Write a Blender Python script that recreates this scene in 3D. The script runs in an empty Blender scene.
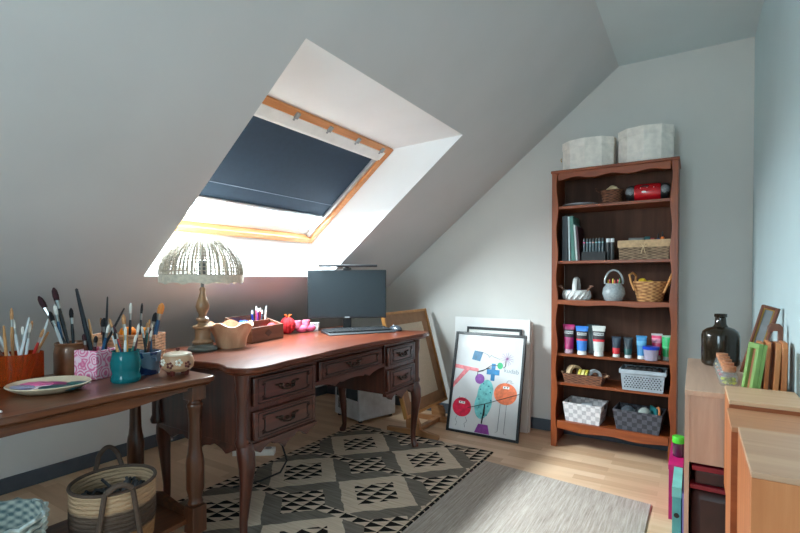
import bpy, bmesh, random
from math import *
from mathutils import Vector, Matrix, Euler
random.seed(7)
scn = bpy.context.scene
COL = scn.collection
# ------------------------------------------------------------------ helpers
def lin(c):
    r = []
    for v in c[:3]:
        v = v / 255.0
        r.append(v / 12.92 if v <= 0.04045 else ((v + 0.055) / 1.055) ** 2.4)
    return (r[0], r[1], r[2], 1.0)

class MB:
    """collects simple shapes into one mesh"""
    def __init__(self):
        self.bm = bmesh.new(); self.M = Matrix.Identity(4)
    def at(self, loc=(0, 0, 0), rot=(0, 0, 0)):
        self.M = Matrix.Translation(loc) @ Euler(rot).to_matrix().to_4x4(); return self
    def v(self, p): return self.bm.verts.new(self.M @ Vector(p))
    def f(self, vs):
        try: return self.bm.faces.new(vs)
        except ValueError: return None
    def bx(self, x0, x1, y0, y1, z0, z1):
        p = [self.v((x, y, z)) for z in (z0, z1) for x, y in ((x0, y0), (x1, y0), (x1, y1), (x0, y1))]
        for q in ((3, 2, 1, 0), (4, 5, 6, 7), (0, 1, 5, 4), (1, 2, 6, 5), (2, 3, 7, 6), (3, 0, 4, 7)):
            self.f([p[i] for i in q])
        return self
    def quad(self, a, b, c, d):
        self.f([self.v(a), self.v(b), self.v(c), self.v(d)]); return self
    def poly(self, pts): self.f([self.v(p) for p in pts]); return self
    def lathe(self, prof, c=(0, 0, 0), seg=24, sx=1.0, sy=1.0, ph=0.0, wav=None):
        rings = []
        for k, (r, z) in enumerate(prof):
            if r < 1e-5: rings.append([self.v((c[0], c[1], c[2] + z))])
            else:
                ring = []
                for i in range(seg):
                    a = 2 * pi * i / seg + ph
                    dz = wav(k, a) if wav else 0
                    ring.append(self.v((c[0] + r * sx * cos(a), c[1] + r * sy * sin(a), c[2] + z + dz)))
                rings.append(ring)
        for A, B in zip(rings, rings[1:]):
            for i in range(seg):
                j = (i + 1) % seg
                if len(A) == 1 and len(B) == 1: break
                if len(A) == 1: self.f([A[0], B[j], B[i]])
                elif len(B) == 1: self.f([A[i], A[j], B[0]])
                else: self.f([A[i], A[j], B[j], B[i]])
        for ring, rev in ((rings[0], True), (rings[-1], False)):
            if len(ring) > 1 and not getattr(self, 'open', False): self.f(ring[::-1] if rev else ring)
        return self
    def tube(self, pts, r, seg=8, closed=False, sq=1.0):
        pts = [Vector(p) for p in pts]; n = len(pts)
        rs = r if isinstance(r, (list, tuple)) else [r] * n
        rings = []; pn = None
        for i in range(n):
            if closed: t = pts[(i + 1) % n] - pts[i - 1]
            else: t = pts[min(i + 1, n - 1)] - pts[max(i - 1, 0)]
            t.normalize()
            if pn is None:
                up = Vector((0, 0, 1)) if abs(t.z) < 0.9 else Vector((1, 0, 0))
                nn = (up - t * up.dot(t)).normalized()
            else:
                nn = pn - t * pn.dot(t)
                nn = nn.normalized() if nn.length > 1e-6 else t.orthogonal().normalized()
            pn = nn; b = t.cross(nn)
            rings.append([self.v(pts[i] + (nn * cos(2 * pi * k / seg) + b * sin(2 * pi * k / seg) * sq) * rs[i]) for k in range(seg)])
        m = n if closed else n - 1
        for i in range(m):
            A, B = rings[i], rings[(i + 1) % n]
            for k in range(seg):
                self.f([A[k], A[(k + 1) % seg], B[(k + 1) % seg], B[k]])
        if not closed: self.f(rings[0][::-1]); self.f(rings[-1])
        return self
    def prism(self, poly, axis, d0, d1):
        """poly in the two other axes (in x,y,z order), extruded along axis"""
        def mk(a, b, d): return {'x': (d, a, b), 'y': (a, d, b), 'z': (a, b, d)}[axis]
        A = [self.v(mk(a, b, d0)) for a, b in poly]; B = [self.v(mk(a, b, d1)) for a, b in poly]
        self.f(A[::-1]); self.f(B); n = len(poly)
        for i in range(n): self.f([A[i], A[(i + 1) % n], B[(i + 1) % n], B[i]])
        return self
    def ball(self, c, r, s=(1, 1, 1), u=12, w=8, jit=0):
        prof = []
        rings = []
        for k in range(w + 1):
            t = pi * k / w; rr = sin(t) * r; z = -cos(t) * r
            if k in (0, w): rings.append([self.v((c[0], c[1], c[2] + z * s[2]))])
            else:
                rg = []
                for i in range(u):
                    a = 2 * pi * i / u; j = 1 + (random.uniform(-jit, jit) if jit else 0)
                    rg.append(self.v((c[0] + rr * cos(a) * s[0] * j, c[1] + rr * sin(a) * s[1] * j, c[2] + z * s[2] * j)))
                rings.append(rg)
        for A, B in zip(rings, rings[1:]):
            for i in range(u):
                j = (i + 1) % u
                if len(A) == 1: self.f([A[0], B[j], B[i]])
                elif len(B) == 1: self.f([A[i], A[j], B[0]])
                else: self.f([A[i], A[j], B[j], B[i]])
        return self

def obj(name, m, mat, parent=None, loc=None, rot=None, bev=0, ang=35, label=None):
    bmesh.ops.recalc_face_normals(m.bm, faces=m.bm.faces[:])
    me = bpy.data.meshes.new(name); m.bm.to_mesh(me); m.bm.free()
    for p in me.polygons: p.use_smooth = True
    me.set_sharp_from_angle(angle=radians(ang))
    o = bpy.data.objects.new(name, me); COL.objects.link(o)
    if mat: me.materials.append(mat)
    if parent: o.parent = parent
    if loc: o.location = loc
    if rot: o.rotation_euler = rot
    if bev:
        b = o.modifiers.new('bevel', 'BEVEL'); b.width = bev; b.segments = 2; b.limit_method = 'ANGLE'; b.angle_limit = radians(40)
    if label: o['label'] = label
    return o
def tag(o, label, cat, group=None, kind=None):
    o['label'] = label; o['category'] = cat
    if group: o['group'] = group
    if kind: o['kind'] = kind
    return o
def thing(name, label, cat, loc=(0, 0, 0), rz=0, group=None, rot=None):
    o = bpy.data.objects.new(name, None); COL.objects.link(o)
    o.empty_display_size = 0.05
    o.location = loc; o.rotation_euler = rot if rot else (0, 0, rz)
    return tag(o, label, cat, group)
def struct(o):
    o['kind'] = 'structure'; return o
def dup(root, loc, rot=None, label=None, group=None):
    r = root.copy(); COL.objects.link(r); r.location = loc
    if rot is not None: r.rotation_euler = rot
    if label: r['label'] = label
    if group: r['group'] = group
    for ch in list(root.children):
        c = ch.copy(); COL.objects.link(c); c.parent = r
        for g in list(ch.children):
            d = g.copy(); COL.objects.link(d); d.parent = c
    return r
def text_obj(name, s, size, mat, parent, loc, rot, label=None):
    cu = bpy.data.curves.new(name, 'FONT'); cu.body = s; cu.size = size; cu.align_x = 'CENTER'; cu.align_y = 'CENTER'
    cu.extrude = 0.0002
    t = bpy.data.objects.new(name, cu); COL.objects.link(t)
    bpy.context.view_layer.update()
    me = bpy.data.meshes.new_from_object(t.evaluated_get(bpy.context.evaluated_depsgraph_get()))
    bpy.data.objects.remove(t); bpy.data.curves.remove(cu)
    me.materials.clear(); me.materials.append(mat)
    o = bpy.data.objects.new(name, me); COL.objects.link(o); o.parent = parent; o.location = loc; o.rotation_euler = rot
    return o
# ------------------------------------------------------------------ materials
def newmat(name):
    m = bpy.data.materials.new(name); m.use_nodes = True
    nt = m.node_tree; b = nt.nodes['Principled BSDF']
    return m, nt, b
def N(nt, t, **k):
    n = nt.nodes.new(t)
    for a, v in k.items():
        if a.startswith('i_'): n.inputs[a[2:].replace('_', ' ')].default_value = v
        else: setattr(n, a, v)
    return n
def L(nt, a, b): nt.links.new(a, b)
def ramp(nt, stops, interp='LINEAR'):
    r = nt.nodes.new('ShaderNodeValToRGB'); e = r.color_ramp.elements; r.color_ramp.interpolation = interp
    while len(e) > 1: e.remove(e[0])
    e[0].position = stops[0][0]; e[0].color = lin(stops[0][1])
    for p, c in stops[1:]:
        q = e.new(p); q.color = lin(c)
    return r
def coord(nt, scale=(1, 1, 1), rot=(0, 0, 0), src='Object'):
    tc = nt.nodes.new('ShaderNodeTexCoord'); mp = nt.nodes.new('ShaderNodeMapping')
    mp.inputs['Scale'].default_value = scale; mp.inputs['Rotation'].default_value = rot
    L(nt, tc.outputs[src], mp.inputs['Vector']); return mp.outputs['Vector']
def plain(name, c, rough=0.5, metal=0.0, var=0.06, scale=18, spec=0.5, bump=0.0, coat=0.0):
    m, nt, b = newmat(name)
    b.inputs['Roughness'].default_value = rough; b.inputs['Metallic'].default_value = metal
    b.inputs['Specular IOR Level'].default_value = spec
    b.inputs['Coat Weight'].default_value = coat
    n = N(nt, 'ShaderNodeTexNoise'); n.inputs['Scale'].default_value = scale; n.inputs['Detail'].default_value = 4
    L(nt, coord(nt), n.inputs['Vector'])
    lo = tuple(max(0, v * (1 - var)) for v in c); hi = tuple(min(255, v * (1 + var)) for v in c)
    r = ramp(nt, [(0.3, lo), (0.7, hi)]); L(nt, n.outputs['Fac'], r.inputs['Fac']); L(nt, r.outputs['Color'], b.inputs['Base Color'])
    if bump:
        bp = N(nt, 'ShaderNodeBump'); bp.inputs['Strength'].default_value = bump; bp.inputs['Distance'].default_value = 0.004
        L(nt, n.outputs['Fac'], bp.inputs['Height']); L(nt, bp.outputs['Normal'], b.inputs['Normal'])
    return m
def wood(name, c1, c2, axis='y', sc=1.0, rough=0.35, coat=0.0, bump=0.05, spec=0.5):
    m, nt, b = newmat(name)
    s = {'x': (1.5, 22, 22), 'y': (22, 1.5, 22), 'z': (22, 22, 1.5)}[axis]
    vec = coord(nt, tuple(v * sc for v in s))
    n = N(nt, 'ShaderNodeTexNoise'); n.inputs['Scale'].default_value = 1.6; n.inputs['Detail'].default_value = 6; n.inputs['Roughness'].default_value = 0.62
    n.inputs['Distortion'].default_value = 0.5
    L(nt, vec, n.inputs['Vector'])
    mid = tuple((a + d) / 2 for a, d in zip(c1, c2))
    r = ramp(nt, [(0.3, c1), (0.5, mid), (0.68, c2)]); L(nt, n.outputs['Fac'], r.inputs['Fac'])
    L(nt, r.outputs['Color'], b.inputs['Base Color'])
    b.inputs['Roughness'].default_value = rough; b.inputs['Coat Weight'].default_value = coat; b.inputs['Coat Roughness'].default_value = 0.2
    b.inputs['Specular IOR Level'].default_value = spec
    bp = N(nt, 'ShaderNodeBump'); bp.inputs['Strength'].default_value = bump; bp.inputs['Distance'].default_value = 0.003
    L(nt, n.outputs['Fac'], bp.inputs['Height']); L(nt, bp.outputs['Normal'], b.inputs['Normal'])
    return m
def weave(name, c1, c2, sx=60, sz=60, rough=0.8, bump=0.6, dist=0.25):
    """basket weave: crossed waves over object space"""
    m, nt, b = newmat(name)
    tc = nt.nodes.new('ShaderNodeTexCoord'); sep = nt.nodes.new('ShaderNodeSeparateXYZ'); L(nt, tc.outputs['Object'], sep.inputs[0])
    at = N(nt, 'ShaderNodeMath', operation='ADD'); L(nt, sep.outputs[0], at.inputs[0]); L(nt, sep.outputs[1], at.inputs[1])
    def sn(src, k):
        mu = N(nt, 'ShaderNodeMath', operation='MULTIPLY'); L(nt, src, mu.inputs[0]); mu.inputs[1].default_value = k
        s = N(nt, 'ShaderNodeMath', operation='SINE'); L(nt, mu.outputs[0], s.inputs[0]); return s.outputs[0]
    a = sn(at.outputs[0], sx * 2); c = sn(sep.outputs[2], sz * 6.28)
    pr = N(nt, 'ShaderNodeMath', operation='MULTIPLY'); L(nt, a, pr.inputs[0]); L(nt, c, pr.inputs[1])
    nz = N(nt, 'ShaderNodeTexNoise'); nz.inputs['Scale'].default_value = 40; L(nt, tc.outputs['Object'], nz.inputs['Vector'])
    ma = N(nt, 'ShaderNodeMath', operation='MULTIPLY_ADD'); L(nt, pr.outputs[0], ma.inputs[0]); ma.inputs[1].default_value = 0.35; L(nt, nz.outputs['Fac'], ma.inputs[2])
    r = ramp(nt, [(0.2, c1), (0.75, c2)]); L(nt, ma.outputs[0], r.inputs['Fac']); L(nt, r.outputs['Color'], b.inputs['Base Color'])
    b.inputs['Roughness'].default_value = rough
    bp = N(nt, 'ShaderNodeBump'); bp.inputs['Strength'].default_value = bump; bp.inputs['Distance'].default_value = 0.004
    L(nt, ma.outputs[0], bp.inputs['Height']); L(nt, bp.outputs['Normal'], b.inputs['Normal'])
    return m
def glassy(name, c, rough=0.05, mix=0.5):
    """coloured thin glass: see-through tint + gloss"""
    m, nt, b = newmat(name)
    out = nt.nodes['Material Output']
    b.inputs['Base Color'].default_value = lin(c); b.inputs['Roughness'].default_value = rough
    tr = N(nt, 'ShaderNodeBsdfTransparent'); tr.inputs['Color'].default_value = lin(c)
    mx = N(nt, 'ShaderNodeMixShader'); mx.inputs[0].default_value = mix
    L(nt, tr.outputs[0], mx.inputs[1]); L(nt, b.outputs[0], mx.inputs[2]); L(nt, mx.outputs[0], out.inputs['Surface'])
    return m
def paint_wall(name, c):
    return plain(name, c, rough=0.75, var=0.012, scale=3, spec=0.25, bump=0.0)

M_wall = paint_wall('wall_paint', (214, 214, 213))
M_slope = paint_wall('slope_paint', (205, 205, 206))
M_base = plain('baseboard_paint', (74, 82, 92), 0.5)
M_white = plain('white_lacquer', (240, 240, 238), 0.4, var=0.02)
M_pine = wood('window_pine', (198, 126, 72), (222, 154, 98), 'x', 1.0, 0.35)
M_mahog = wood('mahogany', (52, 22, 15), (88, 41, 28), 'y', 1.0, 0.3, coat=0.25)
M_mahogz = wood('mahogany_upright', (52, 22, 15), (88, 41, 28), 'z', 1.0, 0.3, coat=0.25)
M_mahogtop = wood('mahogany_top', (70, 28, 16), (108, 52, 29), 'y', 0.8, 0.28, coat=0.3, bump=0.03)
M_groove = plain('carved_groove', (26, 12, 11), 0.5)
M_oldbrass = plain('aged_brass', (52, 38, 30), 0.4, 0.7)
M_oak = wood('dark_oak', (70, 35, 17), (114, 64, 34), 'y', 1.0, 0.3, coat=0.2)
M_oakz = wood('dark_oak_upright', (56, 28, 15), (96, 52, 29), 'z', 1.0, 0.3, coat=0.2)
M_cherry = wood('cherry', (116, 50, 18), (150, 74, 30), 'x', 1.0, 0.4, coat=0.05)
M_cherryz = wood('cherry_upright', (116, 50, 18), (150, 74, 30), 'z', 1.0, 0.4, coat=0.05)
M_cherryback = wood('cherry_back', (70, 44, 32), (92, 60, 46), 'z', 0.5, 0.6, spec=.2)
M_black = plain('black_plastic', (24, 25, 28), 0.4)
M_black2 = plain('black_matte', (30, 32, 35), 0.6)
M_screen = plain('screen_glass', (16, 25, 30), 0.4, var=0.02)
M_grey = plain('grey_plastic', (150, 154, 158), 0.45)
M_alu = plain('brushed_aluminium', (190, 192, 194), 0.35, 0.6)
M_steel = plain('ferrule_steel', (176, 176, 174), 0.3, 0.9)
M_brassf = plain('ferrule_brass', (190, 150, 80), 0.3, 0.9)
M_paper = plain('paper', (222, 220, 214), 0.7, var=0.01)
M_cream = plain('cream_ceramic', (216, 196, 168), 0.3, coat=0.3)
M_jute = weave('jute_weave', (120, 84, 52), (196, 154, 108), 70, 70)
M_wicker = weave('wicker_brown', (70, 38, 26), (128, 80, 54), 70, 60)
M_seagrass = weave('seagrass', (86, 66, 50), (150, 124, 98), 60, 60)
M_linen = plain('linen_cloth', (190, 158, 122), 0.9, bump=0.3, scale=60)
M_red = plain('red_gloss', (196, 22, 34), 0.25, coat=0.4)
M_cable = plain('cable_black', (20, 20, 22), 0.5)
M_pinewood = wood('pine_block', (180, 102, 56), (206, 130, 78), 'z', 0.8, 0.5)
M_pinewood2 = wood('beech_block', (188, 112, 62), (212, 140, 86), 'z', 0.8, 0.5)
M_ply = wood('plywood_front', (184, 108, 60), (206, 134, 84), 'z', 0.45, 0.5)
M_plytop = wood('plywood_top', (196, 152, 116), (216, 176, 140), 'x', 0.5, 0.5)
M_palewood = wood('pale_pinkish_wood', (176, 142, 122), (202, 168, 146), 'z', 0.6, 0.55)
M_palewoodtop = wood('pale_pinkish_wood_top', (180, 144, 122), (206, 172, 148), 'y', 0.6, 0.5)
M_orangew = wood('orange_wood', (168, 92, 48), (196, 118, 68), 'z', 0.8, 0.45)
M_darkorange = wood('dark_orange_wood', (132, 64, 28), (156, 82, 40), 'x', 0.8, 0.45)
M_browntop = wood('brown_top', (172, 112, 76), (196, 138, 98), 'x', 0.9, 0.45)
M_greytop = wood('greyed_top', (176, 134, 106), (200, 160, 130), 'x', 0.5, 0.5)
M_goldframe = wood('gold_frame', (168, 112, 56), (192, 136, 76), 'z', 0.8, 0.4)
M_brownmat = plain('brown_frame_band', (146, 104, 70), 0.6)
M_mirror = plain('gray_picture', (120, 124, 126), 0.35)

# floor laminate: three-strip boards running along x
def floor_mat():
    m, nt, b = newmat('beech_laminate')
    vec = coord(nt, (1, 1, 1))
    br = N(nt, 'ShaderNodeTexBrick'); br.offset = 0.37; br.offset_frequency = 2
    br.inputs['Scale'].default_value = 1.0; br.inputs['Brick Width'].default_value = 0.42; br.inputs['Row Height'].default_value = 0.065
    br.inputs['Mortar Size'].default_value = 0.0006; br.inputs['Bias'].default_value = 0.0
    br.inputs['Color1'].default_value = (0, 0, 0, 1); br.inputs['Color2'].default_value = (1, 1, 1, 1); br.inputs['Mortar'].default_value = (0.35, 0.35, 0.35, 1)
    L(nt, vec, br.inputs['Vector'])
    n = N(nt, 'ShaderNodeTexNoise'); n.inputs['Scale'].default_value = 2; n.inputs['Detail'].default_value = 6
    L(nt, coord(nt, (1.5, 24, 1)), n.inputs['Vector'])
    mx = N(nt, 'ShaderNodeMix'); mx.data_type = 'RGBA'; mx.inputs[0].default_value = 0.42
    L(nt, br.outputs['Color'], mx.inputs[6]); L(nt, n.outputs['Fac'], mx.inputs[7])
    r = ramp(nt, [(0.1, (190, 150, 118)), (0.45, (210, 172, 138)), (0.8, (224, 190, 158))])
    L(nt, mx.outputs[2], r.inputs['Fac']); L(nt, r.outputs['Color'], b.inputs['Base Color'])
    b.inputs['Roughness'].default_value = 0.38
    return m
M_floor = floor_mat()

def rug_mat():
    """berber rug: cream diamonds on charcoal, triangle motifs and bands (object x,y in metres)"""
    m, nt, b = newmat('berber_rug_wool')
    tc = nt.nodes.new('ShaderNodeTexCoord')
    # slight hand-woven wobble
    wn = N(nt, 'ShaderNodeTexNoise'); wn.inputs['Scale'].default_value = 14; L(nt, tc.outputs['Object'], wn.inputs['Vector'])
    ws = N(nt, 'ShaderNodeVectorMath', operation='SUBTRACT'); L(nt, wn.outputs['Color'], ws.inputs[0]); ws.inputs[1].default_value = (0.5, 0.5, 0.5)
    wm = N(nt, 'ShaderNodeVectorMath', operation='SCALE'); L(nt, ws.outputs[0], wm.inputs[0]); wm.inputs['Scale'].default_value = 0.028
    wa = N(nt, 'ShaderNodeVectorMath', operation='ADD'); L(nt, tc.outputs['Object'], wa.inputs[0]); L(nt, wm.outputs[0], wa.inputs[1])
    sep = nt.nodes.new('ShaderNodeSeparateXYZ'); L(nt, wa.outputs[0], sep.inputs[0])
    sep0 = nt.nodes.new('ShaderNodeSeparateXYZ'); L(nt, tc.outputs['Object'], sep0.inputs[0])
    def mt(op, a, c=None, d=None):
        n = N(nt, 'ShaderNodeMath', operation=op)
        for i, q in enumerate((a, c, d)):
            if q is None: continue
            if isinstance(q, (int, float)): n.inputs[i].default_value = q
            else: L(nt, q, n.inputs[i])
        return n.outputs[0]
    PX, PY = 0.51, 0.535
    def cell(src, p, off):           # signed distance to nearest lattice centre
        t = mt('DIVIDE', mt('SUBTRACT', src, off), p)
        return mt('MULTIPLY', mt('SUBTRACT', t, mt('ROUND', t)), p)
    x, y = sep.outputs[0], sep.outputs[1]
    x0, y0 = sep0.outputs[0], sep0.outputs[1]
    cx, cy = cell(x, PX, 0.0), cell(y, PY, 0.0)
    dx, dy = cell(x, PX, PX / 2), cell(y, PY, PY / 2)
    def dia(a, c, ra, rc): return mt('ADD', mt('DIVIDE', mt('ABSOLUTE', a), ra), mt('DIVIDE', mt('ABSOLUTE', c), rc))
    cream = mt('LESS_THAN', dia(cx, cy, PX / 2 * .97, PY / 2 * .97), 1.0)
    # triangle field
    S = 0.074
    fx = mt('FRACT', mt('DIVIDE', mt('ADD', x0, 10), S)); fy = mt('FRACT', mt('DIVIDE', mt('ADD', y0, 10), S * .72))
    tri = mt('LESS_THAN', fx, fy)
    mo1 = mt('LESS_THAN', dia(cx, cy, .142, .152), 1.0)
    mo2 = mt('LESS_THAN', dia(dx, dy, .142, .152), 1.0)
    band = mt('LESS_THAN', mt('ABSOLUTE', dy), .026)
    ebx = mt('GREATER_THAN', mt('ABSOLUTE', mt('SUBTRACT', x0, 0.2685)), 0.524)     # side edges
    # colours
    def col(c): 
        n = N(nt, 'ShaderNodeRGB'); n.outputs[0].default_value = lin(c); return n.outputs[0]
    nz = N(nt, 'ShaderNodeTexNoise'); nz.inputs['Scale'].default_value = 6; nz.inputs['Detail'].default_value = 5
    L(nt, coord(nt, (1, 14, 1)), nz.inputs['Vector'])
    dk = ramp(nt, [(0.3, (104, 95, 87)), (0.7, (136, 125, 115))]); L(nt, nz.outputs['Fac'], dk.inputs['Fac'])
    lt = ramp(nt, [(0.3, (194, 171, 150)), (0.7, (220, 200, 178))]); L(nt, nz.outputs['Fac'], lt.inputs['Fac'])
    def mixc(f, a, c):
        n = N(nt, 'ShaderNodeMix'); n.data_type = 'RGBA'; L(nt, f, n.inputs[0]); L(nt, a, n.inputs[6]); L(nt, c, n.inputs[7]); return n.outputs[2]
    base = mixc(cream, dk.outputs[0], lt.outputs[0])
    tri_c = mixc(tri, lt.outputs[0], col((30, 27, 26)))
    anym = mt('MAXIMUM', mt('MAXIMUM', mo1, mo2), mt('MAXIMUM', band, ebx))
    fin = mixc(anym, base, tri_c)
    L(nt, fin, b.inputs['Base Color']); b.inputs['Roughness'].default_value = 0.95; b.inputs['Specular IOR Level'].default_value = 0.1
    pn = N(nt, 'ShaderNodeTexNoise'); pn.inputs['Scale'].default_value = 220; L(nt, tc.outputs['Object'], pn.inputs['Vector'])
    bp = N(nt, 'ShaderNodeBump'); bp.inputs['Strength'].default_value = 0.5; bp.inputs['Distance'].default_value = 0.003
    L(nt, pn.outputs['Fac'], bp.inputs['Height']); L(nt, bp.outputs['Normal'], b.inputs['Normal'])
    return m
def greyrug_mat():
    m, nt, b = newmat('flatwoven_grey')
    n = N(nt, 'ShaderNodeTexNoise'); n.inputs['Scale'].default_value = 2; n.inputs['Detail'].default_value = 5; n.inputs['Roughness'].default_value = .8
    L(nt, coord(nt, (60, 2.5, 1)), n.inputs['Vector'])
    r = ramp(nt, [(0.32, (138, 124, 114)), (0.66, (190, 178, 168))]); L(nt, n.outputs['Fac'], r.inputs['Fac'])
    L(nt, r.outputs[0], b.inputs['Base Color']); b.inputs['Roughness'].default_value = 0.9; b.inputs['Specular IOR Level'].default_value = .1
    bp = N(nt, 'ShaderNodeBump'); bp.inputs['Strength'].default_value = 0.4; bp.inputs['Distance'].default_value = 0.003
    L(nt, n.outputs['Fac'], bp.inputs['Height']); L(nt, bp.outputs['Normal'], b.inputs['Normal'])
    return m

# ------------------------------------------------------------------ room
XR, XK, YB, YF, ZC = 0.289, -3.03, 3.49, -1.25, 2.548
XS = -0.447                                   # where the slope meets the flat ceiling
SL = 0.805
def zs(x): return ZC + SL * (x - XS)
ZK = zs(XK)
m = MB(); m.bx(XK, XR, YF, YB, -0.05, 0); struct(obj('floor', m, M_floor))
m = MB(); m.bx(XS - 0.02, XR, YF, YB, ZC, ZC + 0.05); struct(obj('ceiling', m, paint_wall('ceiling_paint', (205, 215, 217))))
m = MB(); m.prism([(XK, -0.05), (XR, -0.05), (XR, ZC + .05), (XS - .03, ZC + .05), (XK, ZK + .04)], 'y', YB, YB + 0.08); struct(obj('wall_back', m, paint_wall('back_wall_paint', (213, 210, 205))))
m = MB(); m.bx(XR, XR + 0.08, YF, YB, -0.05, ZC + 0.05); struct(obj('wall_right', m, paint_wall('pale_aqua_wall', (196, 214, 217))))  # one even pale aqua base colour over the whole right wall
m = MB(); m.bx(XK - 0.08, XK, YF, YB, -0.05, ZK + 0.03); struct(obj('wall_left', m, M_wall))
# wall behind the photographer with an added, unseen window for cool fill light
RX0, RX1, RZ0, RZ1 = -1.2, -0.4, 1.05, 1.92
m = MB()
m.prism([(XK, -.05), (RX0, -.05), (RX0, zs(RX0) + .03), (XK, ZK + .04)], 'y', YF - .1, YF)
m.bx(RX0, RX1, YF - .1, YF, -.05, RZ0)
m.prism([(RX0, RZ1), (RX1, RZ1), (RX1, ZC + .05), (XS, ZC + .05), (RX0, zs(RX0) + .03)], 'y', YF - .1, YF)
m.bx(RX1, XR, YF - .1, YF, -.05, ZC + .05)
struct(obj('wall_rear', m, M_wall))
m = MB()
for a, b_, c, d in ((RX0, RX0 + .05, RZ0, RZ1), (RX1 - .05, RX1, RZ0, RZ1), (RX0, RX1, RZ0, RZ0 + .05), (RX0, RX1, RZ1 - .05, RZ1), (-.825, -.775, RZ0, RZ1)):
    m.bx(a, b_, YF - .08, YF - .03, c, d)
struct(obj('added_window', m, M_white))
# sloping wall with the skylight opening and its splayed lining
OX0, OX1, OY0, OY1 = -2.213, -1.170, 1.240, 2.560      # opening in the slope
IX0, IX1, IY0, IY1 = -2.303, -1.612, 1.315, 2.485      # window frame, outer edge
IZ0, IZ1 = 1.372, 1.930
def SP(x, y): return (x, y, zs(x))
m = MB(); TH = .004
def slab(x0, x1, y0, y1):
    m.prism([(x0, zs(x0)), (x1, zs(x1)), (x1, zs(x1) + TH), (x0, zs(x0) + TH)], 'y', y0, y1)
slab(XK, XS, YF, OY0); slab(XK, XS, OY1, YB); slab(XK, OX0, OY0, OY1); slab(OX1, XS, OY0, OY1)
wslope = struct(obj('wall_slope', m, M_slope))
m = MB()
o4 = [SP(OX0, OY0), SP(OX0, OY1), SP(OX1, OY1), SP(OX1, OY0)]
i4 = [(IX0, IY0, IZ0), (IX0, IY1, IZ0), (IX1, IY1, IZ1), (IX1, IY0, IZ1)]
for k in range(4):
    m.quad(o4[k], o4[(k + 1) % 4], i4[(k + 1) % 4], i4[k])
struct(obj('trim_1', m, paint_wall('reveal_paint', (244, 245, 246)), ang=10))
# baseboards
m = MB(); m.bx(XK, XK + .014, YF, YB, 0, .082); struct(obj('baseboard_left', m, M_base, bev=.003))
m = MB(); m.bx(XK + .014, XR, YB - .014, YB, 0, .082); struct(obj('baseboard_back', m, M_base, bev=.003))
m = MB(); m.bx(XR - .012, XR, YF, YB - .014, 0, .082); struct(obj('baseboard_right', m, M_base, bev=.003))
# skylight: local x = along the room, y = up the slope, z = into the room
th = atan((IZ1 - IZ0) / (IX1 - IX0))
WL = hypot(IZ1 - IZ0, IX1 - IX0); WW = IY1 - IY0
win = bpy.data.objects.new('window_1', None); COL.objects.link(win); struct(win)
ax, ay = Vector((0, 1, 0)), Vector((cos(th), 0, sin(th))); az = ax.cross(ay)
Mx = Matrix((ax, ay, az)).transposed().to_4x4(); Mx.translation = Vector(((IX0 + IX1) / 2, (IY0 + IY1) / 2, (IZ0 + IZ1) / 2))
win.matrix_world = Mx
hw, hl = WW / 2, WL / 2
m = MB(); fw = .042
m.bx(-hw, -hw + fw, -hl, hl, -.10, .012); m.bx(hw - fw, hw, -hl, hl, -.10, .012)
m.bx(-hw + fw, hw - fw, -hl, -hl + fw, -.10, .012); m.bx(-hw + fw, hw - fw, hl - fw, hl, -.10, .012)
struct(obj('window_frame', m, M_pine, win, bev=.004))
m = MB(); a, c = hw - fw, hl - fw
m.bx(-a, -a + .05, -c, c, -.09, -.03); m.bx(a - .05, a, -c, c, -.09, -.03); m.bx(-a, a, -c, -c + .055, -.09, -.03); m.bx(-a, a, c - .05, c, -.09, -.03)
struct(obj('sash', m, M_white, win, bev=.003))
m = MB(); m.bx(-a + .045, a - .045, -c + .05, c - .05, -.075, -.068); 
struct(obj('pane', m, glassy('window_glass', (245, 250, 250), .02, .06), win))
m = MB(); m.bx(-a + .002, -a + .03, -c + .004, c, -.029, -.004); m.bx(a - .03, a - .002, -c + .004, c, -.029, -.004)
struct(obj('blind_rail', m, M_alu, win, bev=.002))
m = MB(); m.bx(-a, a, c - .062, c, -.029, .010); m.bx(-a, a, c - .075, c - .06, -.025, .002); struct(obj('blind_casing', m, M_white, win, bev=.004))
M_blind = plain('navy_blind_fabric', (38, 55, 72), 0.75, var=.03, scale=40, spec=.3)
yb = -c + .20
m = MB(); m.bx(-a + .02, a - .02, yb, c - .06, -.024, -.020); struct(obj('blind_fabric', m, M_blind, win))
m = MB(); m.bx(-a + .02, a - .02, yb + .098, yb + .103, -.0195, -.018); struct(obj('blind_seam', m, plain('seam_thread', (112, 124, 142), .7), win))
m = MB(); m.bx(-a + .02, a - .02, yb - .016, yb, -.028, -.010); struct(obj('blind_bottom_bar', m, M_alu, win, bev=.002))
for k in range(5):
    xx = -a + .06 + k * (2 * a - .12) / 4
    m = MB(); m.bx(xx - .012, xx + .012, hl - .045, hl - .012, .0125, .024); m.bx(xx - .006, xx + .006, hl - .06, hl - .03, .0125, .017)
    struct(obj('bracket', m, M_grey, win, bev=.002))
m = MB()
for xx in (-hw + .02, hw - .02): m.ball((xx, -hl + .06, .012), .008, (1, 1, .6))
struct(obj('frame_screw', m, M_grey, win))
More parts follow.
